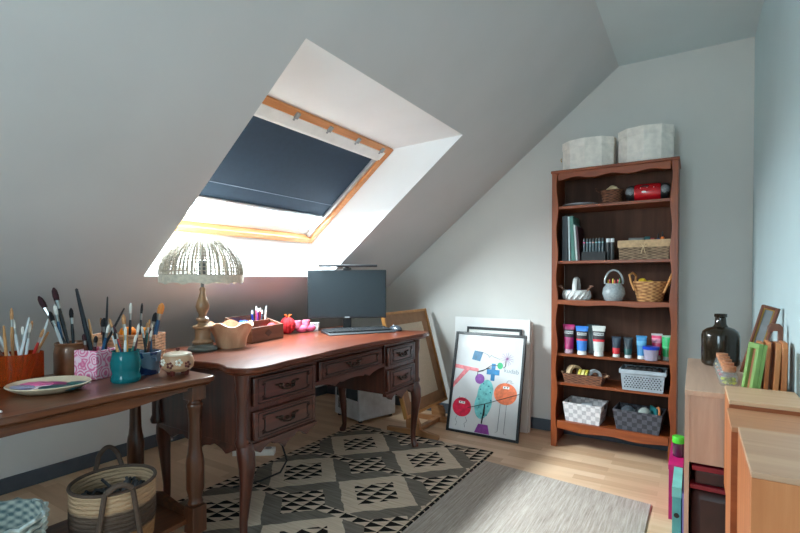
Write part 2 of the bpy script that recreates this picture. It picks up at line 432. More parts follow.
# ------------------------------------------------------------------ rugs
RX, RY = -1.90, 1.98
m = MB(); m.at((0, 0, 0)).bx(-.28, .817, -.745, .872, .001, .008)
rug = obj('berber_rug', m, rug_mat(), loc=(RX, RY, 0), rot=(0, 0, 0), bev=.002)
tag(rug, 'charcoal and cream patterned wool rug with black triangles under the desk', 'rug')
m = MB(); m.prism([(0, 0), (.907, -.090), (.880, -1.76), (0, -1.76)], 'z', .001, .007)
g = obj('flatwoven_rug', m, greyrug_mat(), loc=(-1.080, 2.69, 0), rot=(0, 0, 0), bev=.002)
tag(g, 'plain grey flatwoven rug with ribbed stripes on the laminate floor', 'rug')

# ------------------------------------------------------------------ desk
desk = thing('writing_desk', 'dark mahogany writing desk with five carved drawers and cabriole legs', 'desk', (-1.86, 1.98, 0))
def wavy(pts_fn, n=40): return [pts_fn(i / (n - 1)) for i in range(n)]
# top: serpentine outline
def top_outline(off=0.0):
    P = [(-.39, -.745), (-.17, -.745), (.06, -.75), (.12, -.738), (.18, -.732), (.23, -.745), (.28, -.768), (.33, -.766), (.375, -.745), (.398, -.70), (.395, -.62),
         (.378, -.52), (.374, -.40), (.368, -.30), (.355, -.24), (.348, 0)]
    P = P + [(x, -y) for x, y in P[::-1]][1:]
    return [(x - (off if x > .1 else 0), y * (1 - off / .75)) for x, y in P]
m = MB(); m.prism(top_outline(), 'z', .741, .765); m.prism(top_outline(.014), 'z', .730, .741)
obj('desktop', m, M_mahogtop, desk, bev=.006)
zt = .7298
m = MB()
for s in (-1, 1):
    y0, y1 = sorted((s * .70, s * .268))
    if s > 0: y0, y1 = .335, .70
    if s < 0: y0, y1 = -.70, -.268
    m.bx(-.325, .300, y0, y1, .425, zt)
m.bx(-.325, .285, -.268, .335, .60, zt)
obj('carcass', m, M_mahogz, desk, bev=.002)
# corner posts (upright, moulded)
for sx, sy in ((.297, -.705), (.297, .705), (-.31, -.705), (-.31, .705)):
    m = MB(); m.at((sx, sy, 0)).lathe([(.026, .432), (.030, .45), (.022, .47), (.022, .62), (.028, .66), (.026, .69), (.030, zt)], seg=12)
    obj('corner_post', m, M_mahogz, desk)
# scalloped aprons
def scallop(a, b, ztop, zlow, amp, n=41, lobes=3):
    pts = [(a, ztop), (b, ztop)]
    for i in range(n):
        t = 1 - i / (n - 1)
        z = zlow + amp * (abs(cos(pi * lobes * t)) ** .7) - amp * .35 * (1 if .33 < t < .67 else 0)
        pts.append((a + (b - a) * t, z))
    return pts
m = MB()
m.prism(scallop(-.69, -.268, .426, .375, .035), 'x', .285, .309)
m.prism(scallop(.335, .69, .426, .375, .035), 'x', .285, .309)
m.prism(scallop(-.268, .335, .612, .565, .028, lobes=2), 'x', .272, .298)
for s in (-1, 1):
    yy = s * .70
    m.prism(scallop(-.30, .29, .426, .372, .036), 'y', min(yy, yy - s * .02), max(yy, yy - s * .02))
m.prism(scallop(-.69, -.268, .426, .385, .025), 'x', -.325, -.305); m.prism(scallop(.335, .69, .426, .385, .025), 'x', -.325, -.305)
obj('apron', m, M_mahog, desk)
# drawers
def drawer(y0, y1, z0, z1, xf=.300):
    m = MB(); m.bx(xf, xf + .016, y0, y1, z0, z1)
    d = obj('drawer', m, M_mahog, desk, bev=.005)
    W, H = y1 - y0, z1 - z0; cy, cz = (y0 + y1) / 2, (z0 + z1) / 2
    m = MB(); X = xf + .0165
    iw, ih = W / 2 - .045, H / 2 - .022
    pts = []
    for (sy, sz) in ((-1, -1), (1, -1), (1, 1), (-1, 1)):
        c = (cy + sy * iw, cz + sz * ih); r = min(.018, ih * .5)
        seq = [(c[0] - sy * r * 1.6, c[1]), (c[0] - sy * r * .9, c[1] - sz * r * .55), (c[0], c[1] - sz * r * .1), (c[0] + sy * r * .15, c[1] - sz * r * .7), (c[0] - sy * r * .7, c[1] - sz * r * 1.1)]
        if (sy * sz) < 0: seq = seq[::-1]
        seq = seq if (sy, sz) in ((1, -1), (-1, 1)) else seq
        pts += [(X, a, b) for a, b in (seq if (sy * sz) > 0 else seq)]
    # order corner curls around the panel
    cx = sorted(pts, key=lambda p: atan2(p[2] - cz, (p[1] - cy) * H / W))
    m.tube(cx, .0034, 6, closed=True)
    m.tube([(X, cy + a * (W / 2 - .022), cz + b * (H / 2 - .010)) for a, b in ((-1, -1), (1, -1), (1, 1), (-1, 1))], .0022, 6, closed=True)
    obj('carved_moulding', m, M_groove, d)
    m = MB(); X = xf + .0165
    for s in (-1, 1):
        m.ball((X + .003, cy + s * .038, cz + .006), .010, (.5, 1.5, .9)); m.ball((X + .003, cy + s * .062, cz + .012), .006, (.5, 1.6, .8))
        m.ball((X + .003, cy + s * .030, cz - .008), .007, (.5, 1, .8))
    m.tube([(X + .004, cy - .040, cz + .004), (X + .013, cy - .032, cz - .010), (X + .014, cy, cz - .016), (X + .013, cy + .032, cz - .010), (X + .004, cy + .040, cz + .004)], .0036, 8)
    m.ball((X + .003, cy, cz), .009, (.4, 1.5, .8))
    obj('handle', m, M_oldbrass, d)
drawer(-.658, -.285, .582, .704); drawer(-.658, -.285, .438, .560)
drawer(-.240, .305, .612, .706, .286)
drawer(.350, .668, .590, .706); drawer(.350, .668, .438, .568)
# cabriole legs
def leg(sx, sy, z0):
    ox = 1 if sx > 0 else -1
    m = MB()
    pts = [(.000, .43, .033), (ox * .012, .39, .037), (ox * .018, .34, .034), (ox * .012, .27, .027), (ox * .003, .19, .022), (-ox * .006, .11, .0175), (-ox * .006, .06, .0165), (ox * .002, .03, .020), (ox * .010, z0 + .012, .024), (ox * .012, z0, .022)]
    m.tube([(sx + a, sy, z) for a, z, r in pts], [r for a, z, r in pts], 12)
    obj('leg', m, M_mahogz, desk)
leg(.292, -.690, .0085); leg(.292, .690, .0085); leg(-.30, .690, .0085); leg(-.345, -.640, 0.0)

# ------------------------------------------------------------------ things on the desk
DZ = .7652
lamp = thing('table_lamp', 'table lamp with turned wooden column and white beaded dome shade', 'lamp', (-2.042, 1.434, DZ))
m = MB(); m.lathe([(.0, 0), (.066, 0), (.070, .010), (.064, .020), (.050, .026), (.046, .034), (.0, .034)], seg=32)
obj('base', m, plain('verdigris_base', (98, 104, 100), .4, .3), lamp, label='greenish grey foot')
m = MB(); m.lathe([(.044, .034), (.050, .044), (.040, .052), (.036, .06), (.037, .105), (.048, .112), (.048, .120), (.026, .128), (.020, .138), (.030, .148), (.030, .156), (.018, .166), (.018, .178), (.027, .195), (.032, .215), (.028, .235), (.018, .262), (.012, .285), (.014, .30), (.010, .31), (0, .31)], seg=28)
obj('column', m, wood('gilt_brown_wood', (112, 84, 58), (164, 128, 92), 'z', .6, .3, coat=.2), lamp)
m = MB(); m.lathe([(.008, .31), (.008, .37), (.018, .375), (.018, .43), (.014, .44), (0, .44)], seg=16); m.tube([(-.03, 0, .40), (.03, 0, .40)], .003, 6)
obj('socket', m, plain('socket_grey', (96, 98, 98), .5), lamp)
m = MB(); m.lathe([(.004, .44), (.012, .45), (.017, .475), (.012, .50), (.0, .512)], seg=12)
obj('bulb', m, plain('bulb_glass', (210, 208, 200), .2), lamp)
# shade: dome of bead strings
M_bead = plain('cream_beads_backlit', (168, 158, 142), .6, var=.05)  # creamy white beads darkened in colour to stand for backlit shading
R0, ZB, ZT = .190, .325, .555
def dome(t): # t 0 bottom ..1 top
    a = t * pi / 2
    return R0 * cos(a) ** .93, ZB + .045 + (ZT - ZB - .045) * sin(a)
m = MB(); nr = 60
for k in range(nr):
    a = 2 * pi * k / nr
    thick = .0050 if k % 2 == 0 else .0030
    pts = [(dome(t / 13.0)[0] * cos(a), dome(t / 13.0)[0] * sin(a), dome(t / 13.0)[1]) for t in range(13)]
    m.tube(pts, thick, 5)
for t in range(0, 15):
    r, z = dome(t / 16.0)
    m.tube([(r * cos(a * pi / 28), r * sin(a * pi / 28), z) for a in range(56)], .0023, 5, closed=True)
m.lathe([(.03, ZT - .012), (.028, ZT), (.0, ZT + .004)], seg=20)
shade = obj('lamp_shade', m, M_bead, lamp)
m = MB(); m.open = True
m.lathe([(R0 + .001, ZB + .047), (R0 + .003, ZB + .024), (R0 + .002, ZB)], seg=84, wav=lambda k, a: (.010 * abs(sin(a * 6)) if k == 2 else 0))
m.lathe([(R0 - .002, ZB), (R0 - .001, ZB + .024), (R0 - .003, ZB + .047)], seg=84, wav=lambda k, a: (.010 * abs(sin(a * 6)) if k == 0 else 0))
obj('lace_border', m, plain('lace', (206, 196, 178), .8, var=.07, scale=60), shade)

# scalloped wooden bowl with odds and ends
bowl = thing('wooden_bowl', 'pale carved wooden bowl with scalloped rim beside the lamp', 'bowl', (-2.03, 1.592, DZ))
m = MB()
wv = lambda k, a: (.011 * cos(a * 5) if k in (3, 4) else (.004 * cos(a * 5) if k in (2, 5) else 0))
m.lathe([(.0, 0), (.072, 0), (.080, .05), (.110, .118), (.103, .121), (.073, .05), (.066, .012), (0, .012)], seg=72, wav=wv)
obj('body', m, wood('carved_pale_wood', (176, 126, 94), (212, 168, 134), 'z', .5, .5), bowl)
for k, (dx, dy, dz, r, c, nm, lab) in enumerate(((-.03, -.02, .02, .036, (220, 214, 206), 'shell', 'white shell lying in the scalloped wooden bowl'), (.04, .0, .02, .034, (214, 120, 110), 'stone', 'coral pink stone in the scalloped wooden bowl'), (.0, .046, .02, .030, (226, 222, 214), 'pebble', 'small white pebble in the scalloped wooden bowl'))):
    m = MB(); m.ball((0, 0, r * 1.0), r, (1.1, .8, .95), jit=.06)
    tag(obj(nm, m, plain(nm + '_surface', c, .4), loc=(-2.03 + dx * .8, 1.592 + dy * .8, DZ + .0125)), lab, 'shell' if nm == 'shell' else 'stone')

# open wooden pencil box with compartments
pbx = thing('pencil_box', 'open brown wooden box with raised divider holding pens', 'box', (-2.135, 1.842, DZ), radians(10))
M_box = wood('box_brown_wood', (96, 60, 42), (136, 92, 66), 'y', .8, .45)
m = MB(); t = .008
m.bx(-.10, .09, -.14, .14, 0, t); m.bx(.082, .09, -.14, .14, t, .085); m.bx(-.10, -.092, -.14, .14, t, .135)
for yy in (-.14, .132): m.prism([(-.092, t), (.082, t), (.082, .085), (-.092, .135)], 'y', yy, yy + t)
m.bx(-.005, .001, -.132, .132, t, .11)
obj('body', m, M_box, pbx, bev=.0015)
m = MB(); m.prism([(-.03, .045), (0, .025), (.03, .045), (0, .065)], 'x', .0902, .0925)
obj('carved_diamond', m, wood('dark_inlay', (60, 40, 32), (84, 58, 46), 'y', 1, .5), pbx)
def stick(name, label, cat, base, tip, r, mat, group=None, tipmat=None, tipname='tip'):
    base, tip = Vector(base), Vector(tip); o = thing(name, label, cat, base, group=group)
    d = tip - base
    m = MB(); m.tube([(0, 0, 0), d * .86], r, 8); obj('barrel', m, mat, o)
    m = MB(); m.tube([d * .862, d * .93, d], [r, r * .9, r * .35], 8); obj(tipname, m, tipmat or mat, o)
    return o
def loc_in(o, p): return Matrix.Translation(o.location) @ o.rotation_euler.to_matrix().to_4x4() @ Vector(p)
pens = [((30, 60, 160), 'blue'), ((120, 40, 130), 'purple'), ((214, 96, 130), 'pink'), ((70, 84, 96), 'slate'), ((170, 40, 50), 'red'), ((230, 226, 220), 'white')]
for k, (c, nm) in enumerate(pens):
    a = loc_in(pbx, (-.050 + .016 * (k % 2), .045 + .014 * k, .012)); b_ = loc_in(pbx, (-.055 + .03 * (k % 2), .035 + .019 * k, .165 + .012 * (k % 3)))
    stick('felt_pen', nm + ' felt pen standing in the open wooden pencil box', 'pen', a, b_, .006, plain('pen_' + nm, c, .35), 'pens in the wooden box', M_white if nm != 'white' else M_grey, 'cap')
m = MB(); m.ball((0, 0, .052), .052, (.7, 1.2, 1), jit=.12, u=16, w=10)
tag(obj('blue_cloth', m, plain('blue_cloth_fibre', (28, 66, 176), .9, bump=.3), loc=loc_in(pbx, (-.05, -.04, .0085))), 'crumpled bright blue cloth in the wooden pencil box', 'cloth')
m = MB(); m.bx(-.03, .03, -.085, .085, 0, .05); m.bx(-.026, .026, -.08, .08, .05, .058)
tag(obj('black_case', m, M_black2, loc=loc_in(pbx, (.041, -.03, .0085)), rot=(0, 0, radians(10)), bev=.003), 'black pencil case in the front compartment of the wooden box', 'case')
m = MB(); m.ball((0, 0, .042), .042, (.75, .9, 1.0), jit=.05)
tag(obj('red_ball', m, plain('red_felt', (190, 26, 48), .8), loc=loc_in(pbx, (.041, .092, .0085))), 'red felt ball at the end of the wooden pencil box', 'ball')
# red yarn bundle, pink knitted pair, white cube
def yarn(name, label, loc, r, c, h, tassel=None):
    o = thing(name, label, 'yarn', loc)
    m = MB()
    for k in range(26):
        a = k * 2.4; tl = radians(18 + 60 * random.random()); R = r * (.85 + .2 * random.random())
        pts = [(R * cos(q) * cos(a), R * cos(q) * sin(a) * .9, h + R * sin(q) * 1.05) for q in [(-1.2 + i * 2.5 / 9) for i in range(10)]]
        m.tube(pts, r * .16, 6)
    obj('strands', m, plain(name + '_wool', c, .9, var=.15, scale=80), o)
    if tassel:
        m = MB()
        for k in range(6): m.tube([(0, 0, h + r * .8), (.01 * cos(k), .01 * sin(k), h + r * 1.25), (.024 * cos(k), .024 * sin(k), h + r * 1.5)], .004, 5)
        obj('tassel', m, plain(name + '_tassel', tassel, .9), o)
    return o
yarn('yarn_bundle', 'bright red wool bundle standing left of the pink knitting', (-2.19, 2.150, DZ), .046, (176, 20, 30), .053, (204, 90, 30))
for dx, dy, lab in ((0, 0, 'pink knitted baby shoe nearer the red wool'), (.005, .072, 'pink knitted baby shoe nearer the small white cube')):
    o = thing('knitted_shoe', lab, 'shoe', (-2.17 + dx, 2.232 + dy, DZ), radians(40))
    m = MB(); m.ball((.012, 0, .026), .027, (1.45, .95, .95)); obj('foot', m, plain('pink_wool', (206, 88, 122), .95, var=.12, scale=160, bump=.4), o)
    m = MB(); m.lathe([(.026, .030), (.027, .066), (.024, .078), (.019, .074), (.018, .05)], (-.012, 0, 0), 16); obj('cuff', m, plain('pink_wool_light', (218, 112, 140), .95, var=.1, scale=160, bump=.4), o)
m = MB(); m.bx(-.03, .03, -.03, .03, 0, .052)
tag(obj('white_cube', m, M_white, loc=(-2.19, 2.395, DZ), rot=(0, 0, .6), bev=.004), 'small white cube-shaped charger behind the pink knitted shoes', 'charger')

# monitor, facing the room
mon = thing('monitor', 'black flat computer monitor on the desk', 'monitor', (-1.975, 2.48, DZ), radians(38))
m = MB(); m.at((0, .095, 0)).lathe([(0, 0), (.11, 0), (.11, .006), (.10, .010), (0, .010)], seg=32, sy=.72); obj('stand_base', m, M_black, mon)
m = MB(); m.bx(-.028, .028, .075, .095, .0102, .26); m.bx(-.05, .05, .0505, .090, .2, .27); obj('stand_neck', m, M_black, mon, bev=.004)
m = MB(); m.bx(-.262, .262, -.002, .026, .086, .410); m.bx(-.16, .16, .026, .05, .15, .34); hs = obj('housing', m, M_black, mon, bev=.004)
m = MB(); m.bx(-.256, .256, -.0035, -.0021, .100, .404); obj('screen', m, M_screen, hs)
m = MB(); m.bx(-.016, .016, -.0035, -.0021, .089, .096); obj('logo_plate', m, M_grey, hs, label='small pale logo mark')
lb = thing('monitor_light_bar', 'slim black light bar clipped on top of the monitor', 'lamp', (-1.975, 2.48, DZ + .4102), radians(38))
m = MB(); m.tube([(-.19, -.018, .026), (.20, -.018, .026)], .0085, 12); obj('bar', m, M_black, lb)
m = MB(); m.bx(-.028, .028, -.006, .034, .0005, .014); m.bx(-.014, .014, -.02, .02, .014, .022); m.bx(-.02, .02, .0275, .05, -.05, .004); obj('clip', m, M_black2, lb, bev=.003)

kb = thing('keyboard', 'black full-size computer keyboard in front of the monitor', 'keyboard', (-1.868, 2.452, DZ), radians(58))
m = MB(); m.prism([(-.075, 0), (.075, 0), (.075, .020), (-.075, .011)], 'x', -.225, .225); obj('body', m, M_black, kb, bev=.003)
m = MB(); m.prism([(-.115, 0), (-.0755, 0), (-.0755, .011), (-.115, .006)], 'x', -.225, .225); obj('wrist_rest', m, M_black2, kb, bev=.003)
for r in range(5):
    for c in range(17):
        y = -.058 + r * .0265; z = .0135 + (y + .075) * .06
        m = MB(); x = -.205 + c * .0255; m.bx(x - .0105, x + .0105, y - .0105, y + .0105, z, z + .006)
        obj('key', m, M_black2, kb)
ms = thing('mouse', 'black and grey computer mouse at the right end of the desk', 'mouse', (-1.70, 2.655, DZ), radians(70))
m = MB(); m.ball((0, 0, .012), .034, (1.0, 1.7, .75)); bmesh.ops.bisect_plane(m.bm, geom=m.bm.verts[:] + m.bm.edges[:] + m.bm.faces[:], plane_co=(0, 0, 0.0003), plane_no=(0, 0, -1), clear_outer=True)
obj('shell', m, plain('mouse_plastic', (46, 50, 56), .3), ms)
m = MB(); m.at((0, .026, .0335), (0, pi / 2, 0)).lathe([(0, -.003), (.006, -.003), (.006, .003), (0, .003)], seg=12); obj('wheel', m, M_grey, ms)

# ------------------------------------------------------------------ under the desk
pc = thing('computer_tower', 'white computer tower with dark vent grille under the desk', 'computer', (-2.277, 3.09, 0), radians(-17))
M_pcw = plain('pc_white', (206, 212, 220), .4)
m = MB(); m.bx(-.17, .17, -.18, .18, .018, .37); case = obj('case', m, M_pcw, pc, bev=.006)
m = MB(); m.bx(-.14, .15, -.1825, -.1802, .17, .34); obj('side_window', m, plain('pc_dark_window', (60, 74, 84), .2), case)
m = MB()
for k in range(8): m.bx(-.12, .0, -.1825, -.1802, .075 + k * .010, .081 + k * .010)
obj('vent_grille', m, M_black, case)
for sx in (-1, 1):
    for sy in (-1, 1):
        m = MB(); m.at((sx * .14, sy * .15, 0)).lathe([(0, 0), (.016, 0), (.018, .0178), (0, .0178)], seg=12); obj('foot', m, M_black, pc)
cb = MB(); 
cb.tube([(-2.10, 1.86, .595), (-2.06, 1.88, .45), (-2.02, 1.90, .25), (-1.98, 1.93, .07), (-1.98, 1.88, .02), (-2.0, 1.75, .013), (-2.06, 1.62, .013)], .0055, 8)
tag(obj('power_cable', cb, M_cable), 'black power cable hanging down behind the left drawers', 'cable')
cb = MB(); cb.tube([(-2.13, 1.93, .595), (-2.14, 2.05, .44), (-2.25, 2.3, .40), (-2.33, 2.6, .36), (-2.38, 2.90, .30)], .004, 8)
tag(obj('signal_cable', cb, M_cable), 'thin black cable running across to the white computer tower', 'cable')
ps = thing('power_strip', 'white power strip on the floor beneath the desk', 'power strip', (-2.36, 2.02, 0), radians(35))
m = MB(); m.bx(-.13, .13, -.028, .028, 0, .04); obj('body', m, M_white, ps, bev=.004)
for k in range(4):
    m = MB(); m.at((-.09 + k * .06, 0, .0402)).lathe([(0, 0), (.02, 0), (.02, .002), (.015, .0024), (0, .0012)], seg=16); obj('socket', m, M_grey, ps)

# ------------------------------------------------------------------ big frame on a low stand
bf = thing('large_picture_frame', 'large brown framed canvas leaning on the low stand right of the desk', 'picture', (-1.672, 3.075, .145), radians(0), rot=(0, radians(-15.5), 0))
W2, H2 = .315, .755
m = MB()
e = .020
m.bx(-.03, .0, -W2, -W2 + e, 0, H2); m.bx(-.03, .0, W2 - e, W2, 0, H2); m.bx(-.03, .0, -W2 + e, W2 - e, 0, e); m.bx(-.03, .0, -W2 + e, W2 - e, H2 - e, H2)
obj('outer_moulding', m, M_goldframe, bf, bev=.003)
m = MB(); b2 = .10
m.bx(-.026, -.010, -W2 + e, -W2 + b2, e, H2 - e); m.bx(-.026, -.010, W2 - b2, W2 - e, e, H2 - e); m.bx(-.026, -.010, -W2 + b2, W2 - b2, e, b2); m.bx(-.026, -.010, -W2 + b2, W2 - b2, H2 - b2 , H2 - e)
obj('inner_band', m, M_brownmat, bf)
m = MB(); m.bx(-.022, -.012, -W2 + b2, W2 - b2, b2, H2 - b2)
obj('canvas', m, plain('pale_canvas', (196, 178, 156), .8, bump=.2, scale=200), bf)
st = thing('frame_stand', 'low wooden stand with angled feet under the large brown frame', 'stand', (-1.69, 3.06, 0))
M_st = wood('stand_beech', (140, 92, 56), (176, 124, 82), 'x', 1, .45)
for yy in (-.184, .20):
    m = MB(); m.prism([(-.22, 0), (.20, 0), (.20, .028), (.06, .05), (-.22, .032)], 'y', yy - .016, yy + .016); obj('foot', m, M_st, st, bev=.003)
    m = MB(); m.prism([(-.055, .046), (.055, .046), (.055, .085), (.035, .128), (-.055, .138), (-.06, .12)], 'y', yy - .014, yy + .014); obj('bracket', m, M_st, st, bev=.003)
m = MB(); m.bx(-.02, .02, -.1678, .1838, .012, .04); obj('stretcher', m, M_st, st, bev=.003)
# ------------------------------------------------------------------ side table
TZ = .740
tb = thing('side_table', 'dark oak side table with turned legs and a low shelf', 'table', (-1.86, .575, 0))
m = MB()
out = [(-.30, -.60), (.255, -.60), (.275, -.58)]
for i in range(25):
    t = i / 24; y = -.56 + 1.08 * t
    out.append((.268 + .010 * cos(2 * pi * 2 * t), y))
out += [(.283, .565), (.270, .592), (.235, .598), (-.30, .598)]
m.prism(out, 'z', TZ - .022, TZ)
m.prism([(x * .965, y * .985) for x, y in out], 'z', TZ - .032, TZ - .0222)
obj('tabletop', m, M_oak, tb, bev=.006)
m = MB()
def arc_apron(a, b, ztop, zend, zmid, n=33):
    pts = [(a, ztop), (b, ztop)]
    for i in range(n):
        t = 1 - i / (n - 1)
        s = sin(pi * t)
        pts.append((a + (b - a) * t, zend + (zmid - zend) * (s ** 1.5) * 1.0 - .012 * (sin(2 * pi * t) ** 2)))
    return pts
zu = TZ - .0325
m.prism(arc_apron(-.50, .50, zu, .692, .678), 'x', .215, .235); obj('front_apron', m, M_oak, tb)
m = MB(); m.prism(arc_apron(-.50, .50, zu, .692, .678), 'x', -.235, -.215); obj('rear_apron', m, M_oak, tb)
for s in (-1, 1):
    m = MB(); yy = s * .545; m.prism(arc_apron(-.18, .18, zu, .692, .680), 'y', yy - .01, yy + .01); obj('end_apron', m, M_oak, tb)
for sx in (-1, 1):
    for sy in (-1, 1):
        m = MB(); x, y = sx * .212, sy * .545; q = .030
        m.bx(x - q, x + q, y - q, y + q, .648, zu)
        m.bx(x - q, x + q, y - q, y + q, .130, .235)
        m.at((x, y, 0)).lathe([(.026, .236), (.030, .247), (.024, .262), (.027, .275), (.033, .30), (.034, .40), (.031, .425), (.027, .44), (.024, .47), (.022, .56), (.026, .610), (.030, .620), (.030, .630), (.022, .639), (.022, .648)], seg=20)
        m.lathe([(.020, 0), (.034, .02), (.037, .05), (.030, .09), (.022, .112), (.026, .13)], seg=20)
        obj('leg', m, M_oakz, tb, bev=.003)
m = MB(); m.bx(-.20, .20, -.53, .53, .165, .183); obj('lower_shelf', m, M_oak, tb, bev=.002)
for s in (-1, 1):
    m = MB(); yy = s * .535; m.prism([(-.181, .15), (.181, .15), (.181, .205), (.10, .215), (0, .235), (-.10, .215), (-.181, .205)], 'y', yy - .009, yy + .009); obj('shelf_end_rail', m, M_oak, tb)
TT = TZ + .0003
Rv = Vector((.847, .531, 0))
M_handles = {'black': plain('handle_black', (22, 26, 34), .3), 'brown': plain('handle_brown', (92, 50, 34), .35), 'tan': plain('handle_tan', (196, 142, 92), .4),
             'blue': plain('handle_blue', (36, 82, 120), .3), 'maroon': plain('handle_maroon', (74, 24, 34), .35), 'white': plain('handle_white', (206, 212, 214), .35),
             'yellow': plain('handle_yellow', (224, 152, 44), .35), 'red': plain('handle_red', (170, 40, 34), .35), 'green': plain('handle_green', (42, 96, 90), .35)}
M_hair = {'dark': plain('bristle_dark', (54, 24, 30), .9, var=.2, scale=90), 'tan': plain('bristle_tan', (176, 128, 88), .9, var=.2, scale=90), 'white': plain('bristle_white', (222, 218, 210), .9), 'black': plain('bristle_black', (24, 22, 26), .9), 'orange': plain('bristle_orange', (214, 132, 66), .9)}
def brush(pot, base, lean, L_, h, hair, label, group=None, r=.0042, w=1.0, up=True, cat='brush', name='paintbrush'):
    """pot: xyz of the pot's inner floor; lean = (metres to the right, metres away) over the length"""
    b0 = Vector(pot[:3]) + Vector((base[0], base[1], 0))
    d = Rv * lean[0] + Vector((-.531, .847, 0)) * lean[1]
    d.z = sqrt(max(L_ * L_ - d.length_squared, .001))
    if len(pot) > 3:                       # keep the stem inside the mouth of its pot
        R_, h_p = pot[3], pot[4]
        q = h_p / d.z; off = Vector((base[0], base[1], 0)); l_ = Vector((d.x, d.y, 0)); rim = off + l_ * q
        if rim.length > R_: off -= rim - rim.normalized() * R_
        if off.length > R_:
            off = off.normalized() * R_; rim2 = rim.normalized() * R_
            d.x, d.y = (rim2.x - off.x) / q, (rim2.y - off.y) / q
        b0 = Vector(pot[:3]) + off
    o = thing(name, label, cat, b0, group=group)
    m = MB()
    if up:   # bristles at the top
        m.tube([d * .0, d * .3, d * .62, d * .74], [r * .6, r * .9, r * 1.25, r], 8); obj('handle', m, M_handles[h], o)
        m = MB(); m.tube([d * .741, d * .84], [r * 1.08, r * 1.15 * w], 8); obj('ferrule', m, M_steel, o)
        m = MB(); m.tube([d * .841, d * .90, d * .96, d], [r * 1.1 * w, r * 1.3 * w, r * 1.1 * w, r * .35 * w], 8); obj('bristles', m, M_hair[hair], o)
    else:    # plain handle end at the top
        m = MB(); m.tube([d * 0, d * .35, d * .8, d * .99, d], [r * .9, r * 1.3, r, r * .7, r * .2], 8); obj('handle', m, M_handles[h], o)
    return o
# amber glass jar
def pot(name, label, cat, loc, prof, mat, seg=32, part='body', **k):
    o = thing(name, label, cat, loc)
    m = MB(); m.lathe(prof, seg=seg, **k); obj(part, m, mat, o, ang=50); return o
AM = (-2.045, .695, TT)
pot('glass_jar', 'wide amber glass jar crowded with brushes at the table left end', 'jar', AM, [(0, 0), (.066, 0), (.072, .01), (.072, .112), (.069, .112), (.068, .012), (0, .010)], glassy('amber_glass', (222, 112, 48), .08, .2))
amb = [((-.03, 0), (-.10, .0), .235, 'white', None, False), ((-.02, .02), (-.06, .03), .225, 'white', 'white', True), ((0, .02), (-.05, .05), .20, 'tan', 'white', True), ((.01, -.02), (-.02, .02), .262, 'tan', 'tan', True),
       ((0, 0), (.01, .05), .215, 'brown', 'tan', True), ((.02, .02), (.045, .04), .225, 'white', None, False), ((.03, .0), (.03, .0), .21, 'white', 'white', True), ((.02, -.02), (.055, 0), .235, 'white', None, False),
       ((.03, .02), (.075, .0), .20, 'red', 'tan', True), ((.015, .03), (.09, .02), .195, 'tan', None, False), ((-.02, -.02), (-.08, -.03), .18, 'brown', 'black', True), ((.0, -.03), (.01, -.03), .205, 'tan', None, False)]
for b_, l_, ln, h_, hr, up in amb:
    lab = ('paintbrush with %s handle and %s bristles standing in the amber glass jar' % (h_, hr)) if up else ('plain %s stick-like brush handle standing in the amber glass jar' % h_)
    brush((AM[0], AM[1], TT + .013, .060, .112), b_, l_, ln, h_, hr or 'tan', lab, 'brushes in the amber glass jar: ' + h_ + (' up' if up else ' end'), r=.0045, up=up)
# brown stoneware jar
BR = (-2.098, .882, TT)
pot('stoneware_jar', 'brown stoneware jar holding large brushes behind the rose pot', 'jar', BR, [(0, 0), (.052, 0), (.056, .008), (.056, .085), (.053, .105), (.051, .112), (.055, .122), (.051, .126), (.047, .12), (.047, .10), (.048, .08), (.046, .012), (0, .010)], plain('brown_stoneware', (128, 84, 56), .35, var=.12, coat=.3))
for b_, l_, ln, h_, hr, lab, w, r in (((-.02, 0), (-.16, .0), .335, 'black', 'dark', 'black brush with round dark red bristles leaning far left from the stoneware jar', 1.3, .0065),
                                   ((-.015, .015), (-.105, .03), .345, 'black', 'dark', 'black brush with broad dark red bristles next to the leftmost one in the stoneware jar', 1.4, .0065),
                                   ((0, -.01), (-.065, .02), .27, 'blue', 'white', 'blue-handled brush with pale bristles in the stoneware jar', 1.2, .005),
                                   ((-.005, -.02), (-.085, .0), .25, 'white', 'black', 'white-handled brush with black bristles in the stoneware jar', 1.3, .005),
                                   ((.012, .01), (-.035, .03), .25, 'black', 'black', 'short black brush upright in the stoneware jar', 1.3, .005)):
    brush((BR[0], BR[1], TT + .013, .037, .126), b_, l_, ln, h_, hr, lab, None, r=r, w=w)
# square pot with pink roses
PK = (-1.945, .905, TT)
def rose_mat():
    m, nt, b = newmat('pink_rose_print')
    v = N(nt, 'ShaderNodeTexVoronoi'); v.inputs['Scale'].default_value = 26; L(nt, coord(nt), v.inputs['Vector'])
    mu = N(nt, 'ShaderNodeMath', operation='MULTIPLY'); L(nt, v.outputs['Distance'], mu.inputs[0]); mu.inputs[1].default_value = 26
    n = N(nt, 'ShaderNodeTexNoise'); n.inputs['Scale'].default_value = 45; L(nt, coord(nt), n.inputs['Vector'])
    ad = N(nt, 'ShaderNodeMath', operation='MULTIPLY_ADD'); L(nt, n.outputs['Fac'], ad.inputs[0]); ad.inputs[1].default_value = 7; L(nt, mu.outputs[0], ad.inputs[2])
    s = N(nt, 'ShaderNodeMath', operation='SINE'); L(nt, ad.outputs[0], s.inputs[0])
    r = ramp(nt, [(0.0, (224, 108, 150)), (0.45, (236, 150, 180)), (0.8, (244, 212, 222))]); 
    mr = N(nt, 'ShaderNodeMapRange'); mr.inputs[1].default_value = -1; mr.inputs[2].default_value = 1; L(nt, s.outputs[0], mr.inputs[0]); L(nt, mr.outputs[0], r.inputs['Fac'])
    L(nt, r.outputs[0], b.inputs['Base Color']); b.inputs['Roughness'].default_value = .35
    return m
